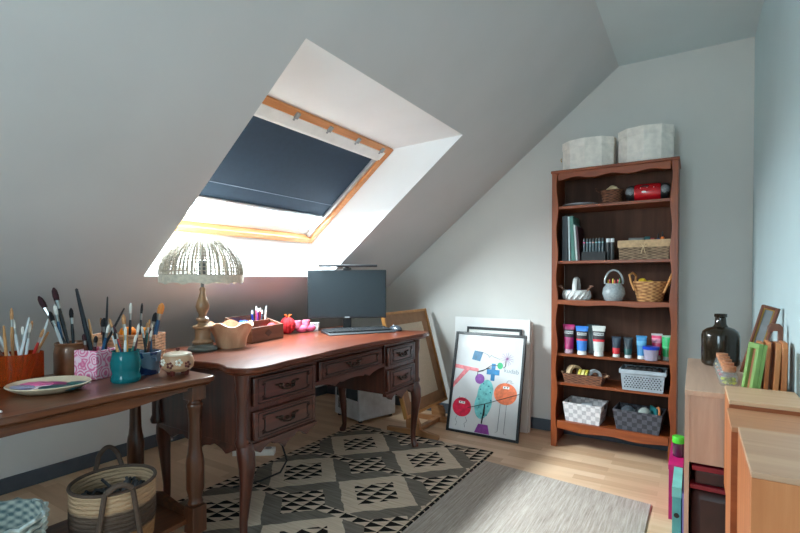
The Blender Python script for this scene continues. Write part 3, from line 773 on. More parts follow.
o = thing('brush_pot', 'square pot printed with pink roses full of dark brushes', 'pot', PK, radians(20))
m = MB(); q = .050; h_ = .108
m.prism([(-q, -q), (q, -q), (q, q), (-q, q)], 'z', 0, .008)
m.bx(-q, q, -q, -q + .005, .008, h_); m.bx(-q, q, q - .005, q, .008, h_); m.bx(-q, -q + .005, -q + .005, q - .005, .008, h_); m.bx(q - .005, q, -q + .005, q - .005, .008, h_)
obj('body', m, rose_mat(), o, bev=.002)
for b_, l_, ln, h_, hr, lab, up, r in (((.0, 0), (-.095, .03), .345, 'black', 'black', 'long thick black brush handle leaning left from the rose pot', False, .0075),
                                   ((-.02, .01), (-.055, .03), .22, 'tan', 'tan', 'plain tan wooden brush handle leaning left in the rose pot', False, .005),
                                   ((.02, .02), (-.005, .03), .30, 'black', 'black', 'thin upright black brush handle in the rose pot', False, .004),
                                   ((.0, .03), (-.01, .02), .215, 'black', 'black', 'black brush with big round black bristles in the rose pot', True, .006),
                                   ((.012, -.012), (.125, .02), .285, 'black', 'black', 'thin black brush handle leaning right from the rose pot', False, .0042),
                                   ((.02, 0), (.05, .0), .20, 'blue', 'white', 'blue brush with white bristles at the right rim of the rose pot', True, .0045),
                                   ((-.02, -.02), (-.01, -.02), .16, 'brown', 'dark', 'short brown brush with dark bristles in the rose pot', True, .0055),
                                   ((.015, -.025), (.025, -.01), .155, 'maroon', 'black', 'short maroon brush with black bristles in the rose pot', True, .0055)):
    brush((PK[0], PK[1], TT + .009, .034, .108), b_, l_, ln, h_, hr, lab, None, r=r, w=1.7 if 'big round' in lab else 1.1, up=up)
# teal glass vase
TE = (-1.772, .925, TT)
pot('glass_vase', 'teal glass vase with waisted body holding thin brushes', 'vase', TE, [(0, 0), (.046, 0), (.050, .006), (.049, .02), (.044, .030), (.049, .05), (.051, .072), (.046, .095), (.044, .108), (.047, .114), (.043, .114), (.041, .10), (.046, .072), (.040, .03), (.042, .012), (0, .010)], glassy('teal_glass', (40, 150, 158), .05, .42))
for b_, l_, ln, h_, hr, lab, up, r in (((-.012, 0), (-.085, .02), .235, 'blue', 'tan', 'blue brush with tan bristles leaning left in the teal vase', True, .004),
                                   ((0, .01), (-.03, .02), .235, 'yellow', 'tan', 'yellow brush with thick tan bristles in the teal vase', True, .006),
                                   ((.01, -.01), (.005, .0), .19, 'white', 'white', 'white brush with white bristles upright in the teal vase', True, .004),
                                   ((-.01, .012), (-.055, .0), .20, 'red', 'dark', 'red brush with dark bristles in the teal vase', True, .004),
                                   ((.015, .01), (.02, .02), .20, 'maroon', 'white', 'maroon brush with white bristles in the teal vase', True, .004),
                                   ((.0, -.015), (-.02, -.01), .175, 'tan', 'black', 'tan brush with black bristles in the teal vase', True, .004),
                                   ((.018, 0), (.04, .0), .165, 'green', 'white', 'green brush with white bristles at the right of the teal vase', True, .004),
                                   ((-.015, -.005), (-.05, -.01), .165, 'white', None, 'plain white handle in the teal vase', False, .0045)):
    brush((TE[0], TE[1], TT + .012, .032, .112), b_, l_, ln, h_, hr or 'tan', lab, None, r=r, up=up)
# blue and white pot
BW = (-1.845, 1.045, TT)
def bluepot():
    m, nt, b = newmat('blue_painted_stoneware')
    n = N(nt, 'ShaderNodeTexNoise'); n.inputs['Scale'].default_value = 30; n.inputs['Detail'].default_value = 1; L(nt, coord(nt), n.inputs['Vector'])
    tc = nt.nodes.new('ShaderNodeTexCoord'); sp = nt.nodes.new('ShaderNodeSeparateXYZ'); L(nt, tc.outputs['Object'], sp.inputs[0])
    mr = N(nt, 'ShaderNodeMapRange'); L(nt, sp.outputs[2], mr.inputs[0]); mr.inputs[1].default_value = .02; mr.inputs[2].default_value = .048; mr.inputs[3].default_value = 0; mr.inputs[4].default_value = 1
    pp = N(nt, 'ShaderNodeMath', operation='PINGPONG'); L(nt, mr.outputs[0], pp.inputs[0]); pp.inputs[1].default_value = 1
    ad = N(nt, 'ShaderNodeMath', operation='MULTIPLY'); L(nt, n.outputs['Fac'], ad.inputs[0]); ad.inputs[1].default_value = 1.0
    r = ramp(nt, [(.5, (120, 140, 160)), (.56, (34, 58, 104))]); L(nt, ad.outputs[0], r.inputs['Fac'])
    L(nt, r.outputs[0], b.inputs['Base Color']); b.inputs['Roughness'].default_value = .25
    return m
o = pot('stoneware_pot', 'grey pot painted with blue leaves behind the teal vase', 'pot', BW, [(0, 0), (.044, 0), (.047, .006), (.049, .07), (.052, .076), (.052, .088), (.048, .09), (.045, .088), (.044, .012), (0, .01)], bluepot())
m = MB(); m.tube([(.0495, -.01, .07), (.060, 0, .066), (.060, 0, .056), (.0495, .008, .052)], .004, 8); obj('lug', m, plain('lug_blue', (90, 112, 140), .3), o)
for k, (h_, hr, lx, ly, ln) in enumerate((('black', 'white', -.03, .0, .18), ('blue', 'dark', -.012, .01, .17), ('maroon', 'white', .0, .02, .185), ('black', 'tan', .012, .0, .19), ('green', 'tan', .022, .02, .205), ('brown', 'white', .03, .0, .165))):
    a = k * 1.05
    brush((BW[0], BW[1], TT + .012, .037, .09), (.018 * cos(a), .018 * sin(a)), (lx, ly), ln, h_, hr, '%s brush with %s bristles standing in the blue painted pot' % (h_, hr), None, r=.004)
# rectangular wicker basket at the back
WB = (-2.02, 1.063, TT)
o = thing('wicker_basket', 'rectangular wicker basket of orange trinkets at the table back', 'basket', WB, radians(38))
M_cane = weave('cane', (140, 92, 60), (206, 152, 112), 55, 55, .6)
m = MB(); a, c, hh, t = .130, .052, .140, .006
m.bx(-a, a, -c, c, 0, .006); m.bx(-a, a, -c, -c + t, .006, hh); m.bx(-a, a, c - t, c, .006, hh); m.bx(-a, -a + t, -c + t, c - t, .006, hh); m.bx(a - t, a, -c + t, c - t, .006, hh)
obj('body', m, M_cane, o)
m = MB(); m.tube([(-a, -c, hh), (a, -c, hh), (a, c, hh), (-a, c, hh)], .006, 8, closed=True)
for zz in [.02 + .012 * k for k in range(10)]:
    m.tube([(-a - .001, -c - .001, zz), (a + .001, -c - .001, zz), (a + .001, c + .001, zz), (-a - .001, c + .001, zz)], .0038, 6, closed=True)
obj('rim', m, plain('cane_strands', (196, 142, 104), .6, var=.15, scale=60), o)
for k, (dx, lab, col_, rr) in enumerate(((-.005, 'orange felt pumpkin left of its twin in the wicker basket', (236, 132, 26), .030), (.062, 'orange felt pumpkin nearer the right end of the wicker basket', (240, 146, 30), .026))):
    pz = Vector(WB) + Matrix.Rotation(radians(38), 3, 'Z') @ Vector((dx, .012, .0065))
    o2 = thing('felt_pumpkin', lab, 'ornament', pz)
    m = MB(); m.at((0, 0, 0))
    m.lathe([(.0, 0), (.012, 0), (.012, .12), (0, .12)], seg=12)
    obj('stem', m, plain('stem_orange', (206, 120, 40), .8), o2)
    m = MB()
    for q in range(8):
        an = q * pi / 4; m.ball((rr * .45 * cos(an), rr * .45 * sin(an), .145), rr * .62, (1, 1, 1.15), u=10, w=8)
    obj('head', m, plain('felt_orange', col_, .85), o2)
for dx, dy, lx, ln, h_, hr, lab, w, r in ((.04, -.036, .01, .27, 'black', 'white', 'slim black brush with white bristles upright in the wicker basket', 1, .0045), (.075, -.036, .02, .27, 'black', 'black', 'slim all-black brush in the wicker basket', 1, .004), (.115, -.034, .06, .275, 'blue', 'orange', 'wide blue brush with orange bristles leaning right in the wicker basket', 1.5, .007), (.100, -.036, .05, .235, 'black', 'black', 'dark stubby brush leaning right in the wicker basket', 1.4, .0055),
                                    (-.05, -.034, -.02, .21, 'brown', 'tan', 'brown brush with tan bristles in the wicker basket', 1, .0045)):
    p = Vector(WB) + Matrix.Rotation(radians(38), 3, 'Z') @ Vector((dx - .02, dy, 0))
    brush((p.x, p.y, TT + .007), (0, 0), (lx, .0), ln, h_, hr, lab, None, r=r, w=w)
# sugar pot
SG = (-1.722, 1.098, TT)
o = thing('lidded_pot', 'small cream ceramic pot with flower decoration, lid and feet', 'pot', SG)
m = MB(); m.lathe([(0, .016), (.040, .016), (.056, .030), (.060, .050), (.054, .072), (.050, .078), (0, .078)], seg=32); body = obj('body', m, plain('tan_ceramic', (178, 138, 106), .4), o)
M_brg = plain('brown_glaze', (96, 40, 34), .3)
m = MB(); m.lathe([(.052, .0785), (.050, .084), (.030, .090), (.006, .093), (0, .093)], seg=32); lid = obj('lid', m, plain('cream_lid', (206, 186, 162), .3), o)
m = MB(); m.lathe([(.005, .093), (.008, .100), (.006, .106), (0, .108)], seg=12); obj('knob', m, M_brg, lid)
for k in range(4):
    a = k * pi / 2 + .5
    m = MB(); m.lathe([(0, 0), (.007, 0), (.009, .008), (.012, .022), (0, .026)], (.036 * cos(a), .036 * sin(a), 0), 10); obj('foot', m, M_brg, o)
for k in range(5):
    a = radians(-125 + 32 * k); m = MB()
    for q in range(5):
        t = q * 2 * pi / 5; rr = .009
        zz = .049 + rr * sin(t) + (.006 if k % 2 else -.004); aa = a + rr * cos(t) / .059; R_ = .0597
        m.ball((R_ * cos(aa), R_ * sin(aa), zz), .0052, (1, 1, 1), 8, 6)
    obj('painted_flower', m, plain('flower_white', (236, 228, 214), .4) if k % 2 else M_brg, body)
# palette plate
PL = (-1.848, .712, TT)
pl = thing('palette_plate', 'oval white plate smeared with pink, violet and green paint', 'plate', PL, atan2(.531, .847))
m = MB(); m.lathe([(0, 0), (.080, 0), (.104, .010), (.123, .024), (.120, .027), (.102, .014), (.08, .006), (0, .006)], seg=48, sy=.92); obj('dish', m, M_cream, pl)
for k, (x, y, r, sx, sy, c) in enumerate(((-.075, .02, .035, 1.5, .8, (222, 110, 160)), (-.03, .045, .030, 1.8, .6, (176, 60, 130)), (-.085, -.03, .030, 1.3, .7, (150, 150, 176)), (-.02, -.01, .04, 1.2, .7, (226, 206, 214)), (.03, .03, .035, 1.6, .7, (140, 30, 90)), (.06, -.02, .045, 1.4, .75, (22, 70, 76)), (.10, .02, .028, 1.2, .9, (24, 86, 82)), (.012, -.045, .02, 1.6, .5, (214, 160, 50)), (-.045, -.055, .016, 1.6, .6, (90, 70, 150)))):
    m = MB(); m.ball((x * .82, y * 1.1, .009 + .010 * ((x * x + y * y) / .01)), r * .9, (sx * 1.25, sy * 1.3, .20), jit=.08, u=14, w=6)
    obj('paint_smear', m, plain('paint_%d' % k, c, .35, var=.15, scale=50), pl)
# torn white rag at the front left
m = MB(); m.at((0, 0, 0), (0, 0, .5)).ball((0, 0, .006), .05, (1.1, .45, .12), jit=.10, u=16, w=6); m.tube([(.03, 0, .007), (.06, .004, .006), (.085, .002, .005)], [.010, .006, .003], 8, sq=.6)
tag(obj('paper_scrap', m, M_paper, loc=(-1.715, .475, TT)), 'crumpled white paper scrap on the table front edge at far left', 'paper')

# ------------------------------------------------------------------ baskets on the low shelf
SZ = .1835
def banded():
    m, nt, b = newmat('banded_seagrass')
    tc = nt.nodes.new('ShaderNodeTexCoord'); sp = nt.nodes.new('ShaderNodeSeparateXYZ'); L(nt, tc.outputs['Object'], sp.inputs[0])
    n = N(nt, 'ShaderNodeTexNoise'); n.inputs['Scale'].default_value = 30; L(nt, coord(nt, (1, 1, 5)), n.inputs['Vector'])
    ad = N(nt, 'ShaderNodeMath', operation='MULTIPLY_ADD'); L(nt, n.outputs['Fac'], ad.inputs[0]); ad.inputs[1].default_value = .016; L(nt, sp.outputs[2], ad.inputs[2])
    mr = N(nt, 'ShaderNodeMapRange'); L(nt, ad.outputs[0], mr.inputs[0]); mr.inputs[1].default_value = 0; mr.inputs[2].default_value = .24
    r = ramp(nt, [(0, (166, 124, 84)), (.30, (160, 118, 80)), (.34, (70, 54, 46)), (.64, (92, 74, 62)), (.68, (186, 152, 120)), (1, (192, 160, 128))], 'LINEAR'); L(nt, mr.outputs[0], r.inputs['Fac'])
    wv_ = N(nt, 'ShaderNodeMath', operation='SINE'); mu = N(nt, 'ShaderNodeMath', operation='MULTIPLY'); L(nt, ad.outputs[0], mu.inputs[0]); mu.inputs[1].default_value = 420; L(nt, mu.outputs[0], wv_.inputs[0])
    bp = N(nt, 'ShaderNodeBump'); bp.inputs['Strength'].default_value = .7; bp.inputs['Distance'].default_value = .004; L(nt, wv_.outputs[0], bp.inputs['Height']); L(nt, bp.outputs['Normal'], b.inputs['Normal'])
    L(nt, r.outputs[0], b.inputs['Base Color']); b.inputs['Roughness'].default_value = .85
    return m
BK = (-1.752, .868, SZ)
bk = thing('round_basket', 'round seagrass basket with dark band and brown strap handles', 'basket', BK)
m = MB(); m.lathe([(0, 0), (.116, 0), (.127, .01), (.135, .10), (.134, .215), (.128, .215), (.129, .10), (.120, .014), (0, .012)], seg=48); obj('body', m, banded(), bk)
M_strap = plain('brown_strap', (84, 66, 56), .8, bump=.3, scale=60)
m = MB(); m.tube([(.132 * cos(a * pi / 24), .132 * sin(a * pi / 24), .216) for a in range(48)], .006, 8, closed=True); obj('rim_binding', m, M_strap, bk)
for s in (-1, 1):
    m = MB(); ang0 = radians(-20) + (pi if s > 0 else 0)
    pts = []
    for t in range(-12, 13):
        q = t / 12; aa = ang0 + .50 * q * (1 if abs(q) < .6 else .6 / abs(q) + (1 - .6 / abs(q)) * 1)
        z = .02 + (.215 - .02) * min(1, (1 - abs(q)) / .4) + ((.075 if s > 0 else .035) * cos(min(1, abs(q) / .6) * pi / 2) ** .7 if abs(q) < .6 else 0)
        rr = .142 + (.012 if abs(q) < .5 else 0)
        pts.append((rr * cos(aa), rr * sin(aa), z))
    m.tube(pts, .0095, 8, sq=.9); obj('strap_handle', m, M_strap, bk)
m = MB(); m.lathe([(0, 0), (.095, 0), (.100, .09), (.06, .12), (0, .125)], seg=20)
for k in range(40):
    a = random.random() * 6.28; r = .078 * sqrt(random.random())
    c = Vector((r * cos(a), r * sin(a), .0))
    pts = [c + Vector((.035 * cos(q * .9 + a) * (1 - .04 * q), .035 * sin(q * .9 + a), .085 + .011 * q + .02 * sin(q * 1.7 + k))) for q in range(8)]
    m.tube(pts, .0055, 5)
tag(obj('yarn_heap', m, plain('dark_yarn', (62, 60, 62), .9, var=.4, scale=30), loc=(BK[0], BK[1], SZ + .013)), 'tangle of dark grey yarn inside the round seagrass basket', 'yarn', kind='stuff')
PB = (-1.815, .545, SZ)
pbk = thing('plastic_weave_basket', 'pale blue and white woven basket on the shelf at lower left', 'basket', PB)
m = MB(); m.lathe([(0, 0), (.105, 0), (.112, .008), (.130, .20), (.124, .20), (.106, .012), (0, .012)], seg=40); obj('liner', m, weave('pale_weave', (104, 128, 132), (214, 218, 208), 50, 40, .6), pbk)
m = MB()
for k in range(9):
    zz = .018 + .022 * k; rr = .116 + (zz / .2) * .017
    m.tube([((rr + .0035 * (1 if (a + k) % 2 else -1)) * cos(a * pi / 20), (rr + .0035 * (1 if (a + k) % 2 else -1)) * sin(a * pi / 20), zz + .004 * sin(a * 2.1 + k)) for a in range(40)], .0065, 6, closed=True)
obj('woven_strands', m, plain('pale_strands', (186, 200, 196), .6, var=.3, scale=25), pbk)
# ------------------------------------------------------------------ art leaning on the back wall
fr = thing('framed_drawing', 'childlike drawing of round creatures in a thin black frame', 'picture', (-1.276, 3.098, 0), rot=(radians(-14.2), 0, 0))
FW, FH, e = .2715, .735, .018
m = MB()
m.bx(-FW, -FW + e, -.0, .022, 0, FH); m.bx(FW - e, FW, -.0, .022, 0, FH); m.bx(-FW + e, FW - e, 0, .022, 0, e); m.bx(-FW + e, FW - e, 0, .022, FH - e, FH)
obj('frame', m, M_black, fr, bev=.002)
m = MB(); m.bx(-FW + e, FW - e, .010, .018, e, FH - e); sheet = obj('sheet', m, plain('glazed_paper', (206, 204, 204), .14, var=.01, spec=.6), fr)
def gx(u): return -FW + e + u * 2 * (FW - e)        # u,v in 0..1 of the sheet, v from the top
def gz(v): return FH - e - v * (FH - 2 * e)
def flat(name, pts, c, lay=0, curve=None):
    m = MB(); y = .0097 - lay * .0003
    m.prism([(gx(u), gz(v)) for u, v in pts], 'y', y - .0002, y)
    return obj(name, m, plain('ink_%d_%d_%d' % c, c, .4, var=.12, scale=40), sheet)
def circ(cx, cy, rx, ry, n=28, f=None): return [(cx + rx * cos(2 * pi * k / n) * (f(k / n) if f else 1), cy + ry * sin(2 * pi * k / n) * (f(k / n) if f else 1)) for k in range(n)]
M_ink = plain('black_ink', (26, 26, 30), .5)
def line(name, runs, r=.0012, mat=None, lay=2):
    m = MB()
    for pts in runs: m.tube([(gx(u), .0094 - lay * .0003, gz(v)) for u, v in pts], r, 5)
    return obj(name, m, mat or M_ink, sheet)
flat('red_creature', circ(.17, .765, .145, .098), (206, 26, 62))
flat('orange_creature', circ(.80, .575, .165, .108), (226, 116, 76))
bd = []
for k in range(40):
    t = k / 40 * 2 * pi; cx = .495 + .03 * cos(t * 0 + (0)); y_ = .655 - .20 * cos(t)
    bulge = .135 - .022 * exp(-((y_ - .62) / .06) ** 2)
    xx = .495 + .05 * (.655 - y_) / .2 * .6 + bulge * sin(t) ; bd.append((xx, y_))
flat('teal_body', bd, (108, 180, 180))
flat('blue_cross', [(.565, .285), (.625, .285), (.625, .345), (.69, .345), (.69, .40), (.625, .40), (.625, .46), (.565, .46), (.565, .40), (.50, .40), (.50, .345), (.565, .345)], (26, 112, 160), 1)
flat('blue_square', [(.285, .165), (.42, .175), (.385, .275), (.255, .26)], (28, 96, 130))
flat('green_dot', circ(.69, .30, .042, .034), (30, 160, 100), 1)
flat('violet_disc', circ(.405, .455, .072, .052), (132, 70, 150), 1)
flat('pink_bar', [(.0, .325), (.375, .35), (.375, .385), (.0, .365)], (214, 120, 124))
flat('pink_leg', [(.0, .52), (.16, .365), (.235, .372), (.0, .58)], (210, 116, 122), 1)
flat('violet_base', [(.445, .905), (.585, .905), (.62, .995), (.395, .995)], (134, 52, 138), 1)
flat('eye_patch', [(.12, .705), (.215, .705), (.215, .73), (.12, .73)], (236, 236, 230), 1)
flat('eye_patch', [(.76, .50), (.85, .50), (.85, .525), (.76, .525)], (236, 236, 230), 1)
m = MB()
for (u, v) in ((.47, .50), (.55, .52), (.43, .56), (.52, .60), (.58, .58), (.42, .66), (.56, .72), (.43, .74), (.60, .66), (.47, .80), (.55, .81)):
    m.ball((gx(u), .0094, gz(v)), .006, (1, .05, 1), 8, 6)
obj('teal_dots', m, plain('ink_teal_dark', (40, 120, 130), .5), sheet)
for c0 in ((.165, .715), (.805, .51)):
    m = MB()
    for s in (-.02, .02): m.ball((gx(c0[0] + s), .0088, gz(c0[1])), .0045, (1, .05, 1), 8, 6)
    obj('pupils', m, M_ink, sheet)
line('long_pole', [[(.26, .765), (.52, .70), (1.0, .56)]], .0022)
line('cane', [[(.515, .70), (.505, .80), (.49, .90)], [(.515, .70), (.515, .82)]], .0045)
line('thin_legs', [[(.74, .68), (.73, .95), (.70, .96)], [(.83, .68), (.82, .965), (.86, .965)], [(.11, .86), (.09, .90), (.12, .93), (.10, .96)], [(.24, .86), (.27, .90), (.23, .93), (.25, .965)]], .0011)
line('antenna', [[(.12, .66), (.12, .685), (.22, .685), (.22, .66)], [(.80, .47), (.83, .44), (.88, .44), (.86, .46), (.90, .46)], [(.42, .18), (.50, .20), (.52, .225), (.55, .20), (.58, .215), (.68, .235)]], .0012)
line('arm', [[(.365, .42), (.365, .385), (.44, .37), (.55, .31), (.66, .30)], [(.36, .385), (.50, .345), (.56, .33)], [(.77, .25), (.77, .30), (.74, .32)]], .0026)
fl = []
for k in range(7):
    a = 2 * pi * k / 7; fl.append([(.785, .225), (.785 + .09 * cos(a), .225 + .062 * sin(a)), (.785 + .10 * cos(a + .4), .225 + .068 * sin(a + .4)), (.785, .225)])
line('flower', fl, .0012, plain('ink_mauve', (150, 96, 150), .5))
text_obj('scribbled_word', 'kudab', .045, plain('ink_grey', (120, 132, 140), .5), sheet, (gx(.86), .0093, gz(.345)), (radians(90), radians(4), 0))

pn = thing('dark_picture', 'dark framed panel standing just behind the framed drawing', 'picture', (-1.285, 3.30, 0), rot=(radians(-5.6), 0, 0))
m = MB(); m.bx(-.215, .215, 0, .016, 0, .012); m.bx(-.215, .215, 0, .016, .728, .748); m.bx(-.215, -.20, 0, .016, .012, .728); m.bx(.20, .215, 0, .016, .012, .728); obj('frame', m, M_black2, pn)
m = MB(); m.bx(-.20, .20, .004, .012, .012, .728); obj('board', m, M_paper, pn)
for k, (x, y, w_, hh, lean, lab) in enumerate(((-1.315, 3.345, .30, .815, 4.0, 'white foam board directly behind the dark framed panel'), (-1.318, 3.369, .312, .80, 4.0, 'white foam board second from the back wall'), (-1.31, 3.393, .300, .79, 4.0, 'white foam board nearest the back wall'))):
    m = MB(); m.bx(-w_, w_, 0, .012, 0, hh)
    tag(obj('foam_board', m, plain('foam_board_%d' % k, ((224, 222, 220), (206, 196, 190), (226, 226, 226))[k], .6, var=.01), loc=(x, y, 0), rot=(radians(-lean), 0, 0), bev=.001), lab, 'board', 'white boards against the back wall')

# ------------------------------------------------------------------ bookcase
BX0, BX1, BY0, BY1, BH = -.808, -.086, 3.18, 3.470, 1.826
bc = thing('bookcase', 'tall reddish cherry bookcase with scalloped face and seven levels', 'bookcase', ((BX0 + BX1) / 2, (BY0 + BY1) / 2, 0))
hw, hd = (BX1 - BX0) / 2, (BY1 - BY0) / 2
t = .020
def part(nm, m, mat, **k): return obj(nm, m, mat, bc, **k)
for s in (-1, 1):
    m = MB(); m.bx(min(s * hw, s * (hw - t)), max(s * hw, s * (hw - t)), -hd + .018, hd - .008, 0, BH - .018); part('side_panel', m, M_cherryz, bev=.002)
    # face stile with wavy inner edge
    pts = [(s * hw, 0), (s * hw, BH - .018)]
    for k in range(60):
        z = (BH - .018) * (1 - k / 59); pts.append((s * (hw - .036 - .006 * sin(z * 2 * pi / .30)), z))
    m = MB(); m.prism(pts, 'y', -hd, -hd + .0178); part('face_stile', m, M_cherryz, bev=.002)
m = MB(); m.bx(-hw + t, hw - t, hd - .008, hd, .06, BH - .018); part('back_panel', m, M_cherryback)
m = MB(); m.bx(-hw - .006, hw + .006, -hd - .008, hd, BH - .018, BH); part('top_board', m, M_cherry, bev=.004)
xi = hw - .040
pts = [(-xi, BH - .0185), (xi, BH - .0185)]
for k in range(41):
    q = 1 - k / 40; pts.append((-xi + 2 * xi * q, BH - .058 - .008 * cos(q * 6 * pi)))
m = MB(); m.prism(pts, 'y', -hd + .001, -hd + .0175); part('top_rail', m, M_cherry, bev=.001)
SHZ = (1.592, 1.233, .974, .622, .430, .175)
for k, z in enumerate(SHZ):
    m = MB(); th_ = .018 if k != 2 else .022
    if k == 5: m.bx(-hw + t, hw - t, -hd + .018, hd - .008, z - .016, z)
    else: m.bx(-hw + t, hw - t, -hd + .018, hd - .008, z - th_, z)
    part('shelf', m, M_cherry, bev=.001)
for z0, z1, a in ((SHZ[2] - .030, SHZ[2] + .002, .004), (SHZ[5] - .055, SHZ[5], .006)):
    pts = [(-xi, z1), (xi, z1)]
    for k in range(31):
        q = 1 - k / 30; pts.append((-xi + 2 * xi * q, z0 + a * cos(q * 4 * pi)))
    m = MB(); m.prism(pts, 'y', -hd + .001, -hd + .0175); part('cross_rail', m, M_cherry, bev=.001)
S1, S2, S3, S4, S5, S6 = [z + .0004 for z in SHZ]
# hat boxes
def hatbox(x, y, r, hgt, label, n=10, handle=False, sy=.62):
    o = thing('hat_box', label, 'box', (x, y, BH + .0004))
    M_hb = plain('linen_paper', (240, 233, 224), .8, var=.05, scale=25, bump=.25)
    m = MB(); m.lathe([(0, 0), (r, 0), (r, hgt - .05), (0, hgt - .05)], seg=n, sy=sy, ph=.3); obj('body', m, M_hb, o, ang=15)
    m = MB(); m.lathe([(0, hgt - .0495), (r + .004, hgt - .0495), (r + .004, hgt), (0, hgt)], seg=n, sy=sy, ph=.3); lid = obj('lid', m, M_hb, o, ang=15)
    if handle:
        m = MB(); m.tube([(.04, .03, hgt + .001), (.045, .03, hgt + .016), (.075, .02, hgt + .019), (.10, .01, hgt + .016), (.105, .01, hgt + .001)], .004, 8); obj('handle', m, M_black, lid)
        m = MB(); m.tube([(-r - .006, -.01, hgt - .09), (-r - .012, -.01, hgt - .10), (-r - .006, -.01, hgt - .115)], .003, 6); obj('ring', m, M_brassf, lid)
hatbox(-.605, 3.325, .166, .198, 'lower faceted hat box with black lid handle on the bookcase left', handle=True, sy=.72)
hatbox(-.268, 3.322, .158, .216, 'taller faceted hat box on the bookcase right', sy=.80)
# shelf 1
pl1 = thing('serving_plate', 'large pale oval plate lying on the top shelf', 'plate', (-.655, 3.31, S1))
m = MB(); m.lathe([(0, 0), (.07, 0), (.112, .012), (.114, .015), (.07, .005), (0, .005)], seg=40); obj('plate_body', m, plain('plate_glaze', (198, 204, 212), .3), pl1)
def round_basket(name, label, loc, prof, mat, handles=None, hmat=None, **k):
    o = thing(name, label, 'basket', loc); m = MB(); m.lathe(prof, seg=36, **k); obj('body', m, mat, o)
    for h_ in handles or []:
        m = MB(); m.tube(h_[0], h_[1], 8); obj('handle', m, hmat or mat, o)
    return o
bb = (-.455, 3.29, S1)
round_basket('small_basket', 'small brown basket of cream bits on the top shelf', bb, [(0, 0), (.050, 0), (.056, .01), (.066, .080), (.070, .086), (.062, .084), (.050, .012), (0, .010)], M_wicker, [([(-.066, 0, .075), (-.095, 0, .098), (-.10, 0, .112), (-.088, 0, .105)], .004)], None)
m = MB()
for k in range(14):
    a = k * 2.4; r = .008 + .026 * (k / 14); m.ball((r * cos(a), r * sin(a), .050 + .038 * (1 - k / 16) + .006 * (k % 3)), .016, (1.3, .8, .9), 8, 6, jit=.15)
m.ball((0, 0, .032), .038, (1, 1, .75), 10, 8)
tag(obj('cream_shells', m, plain('cream_shell', (214, 194, 152), .6), loc=(bb[0], bb[1], S1 + .0105)), 'cream-coloured shells heaped in the small brown basket', 'shells', kind='stuff')
rd = thing('radio', 'red portable stereo with grey speaker ends on the top shelf', 'radio', (-.252, 3.29, S1), radians(0))
m = MB(); m.at((0, 0, .056), (0, pi / 2, 0)).lathe([(0, -.120), (.036, -.120), (.050, -.105), (.050, .105), (.036, .120), (0, .120)], seg=32); obj('end_shell', m, M_black, rd)
m = MB(); m.at((0, 0, .056), (0, pi / 2, 0)).lathe([(.0505, -.072), (.055, -.060), (.056, 0), (.055, .060), (.0505, .072)], seg=36); obj('red_body', m, M_red, rd)
for s in (1,):
    for xx in (-.092, .092):
        m = MB(); m.ball((xx, -.030, .062), .033, (.95, .75, .95)); obj('speaker', m, plain('speaker_mesh', (120, 122, 126), .6, var=.2, scale=200), rd)
m = MB(); m.ball((-.015, -.040, .090), .020, (1.4, .8, .45)); obj('disc_window', m, plain('smoked_window', (90, 40, 46), .15), rd)
m = MB(); m.ball((-.018, -.054, .056), .009, (1.6, .4, .7))
for k in range(7): m.ball((-.055 + .018 * k, -.049, .076 + .003 * (k % 2)), .0035, (1, .5, 1), 8, 6)
obj('buttons', m, M_white, rd)
m = MB()
for xx in (-.04, .03): m.bx(xx - .012, xx + .012, -.02, .02, 0, .006)
obj('foot', m, M_black2, rd)
# shelf 2: files, markers, long basket
for k, (x, w_, hh, dep, c, lean, lab) in enumerate(((-.748, .034, .295, .21, (26, 36, 44), 0, 'wide black ring binder at the left end of the second shelf'), (-.7055, .009, .29, .20, (190, 204, 206), -1.5, 'thin white folder between the black binder and green binder'), (-.688, .022, .292, .20, (74, 122, 112), -3.0, 'green binder leaning on the white folder on the second shelf'),
                                            (-.661, .010, .235, .19, (196, 206, 204), -4.0, 'thin pale booklet leaning right of the green binder'), (-.646, .012, .225, .19, (66, 34, 44), -5.0, 'dark maroon booklet leaning against the pale booklet'))):
    o = thing('binder' if k in (0, 2) else 'folder', lab, 'binder' if k in (0, 2) else 'folder', (x, 3.215, S2), rot=(0, radians(lean), 0))
    m = MB(); cv = .002
    m.bx(0, cv, 0, dep, 0, hh); m.bx(w_ - cv, w_, 0, dep, 0, hh); m.bx(cv, w_ - cv, 0, cv, 0, hh); obj('cover', m, plain('file_%d' % k, c, .5), o)
    m = MB(); m.bx(cv, w_ - cv, cv + .001, dep - .004, .004, hh - .008); obj('pages', m, M_paper, o)
mk = thing('marker_tray', 'black tray holding a row of capped markers on the second shelf', 'tray', (-.545, 3.225, S2))
m = MB(); m.bx(-.078, .064, -.022, .03, 0, .006); m.bx(-.078, .064, -.022, -.018, .006, .055); m.bx(-.078, .064, .026, .03, .006, .12); m.bx(-.078, -.075, -.018, .026, .006, .055); m.bx(.061, .064, -.018, .026, .006, .055); obj('tray_body', m, M_black2, mk)
cc = [(196, 60, 110), (120, 170, 176), (150, 176, 190), (206, 150, 140), (120, 190, 190), (150, 190, 206), (110, 160, 150)]
nm = ['magenta', 'grey-blue', 'pale blue', 'salmon', 'turquoise', 'sky blue', 'grey-green']
M_mk = plain('marker_barrel', (60, 78, 86), .35)
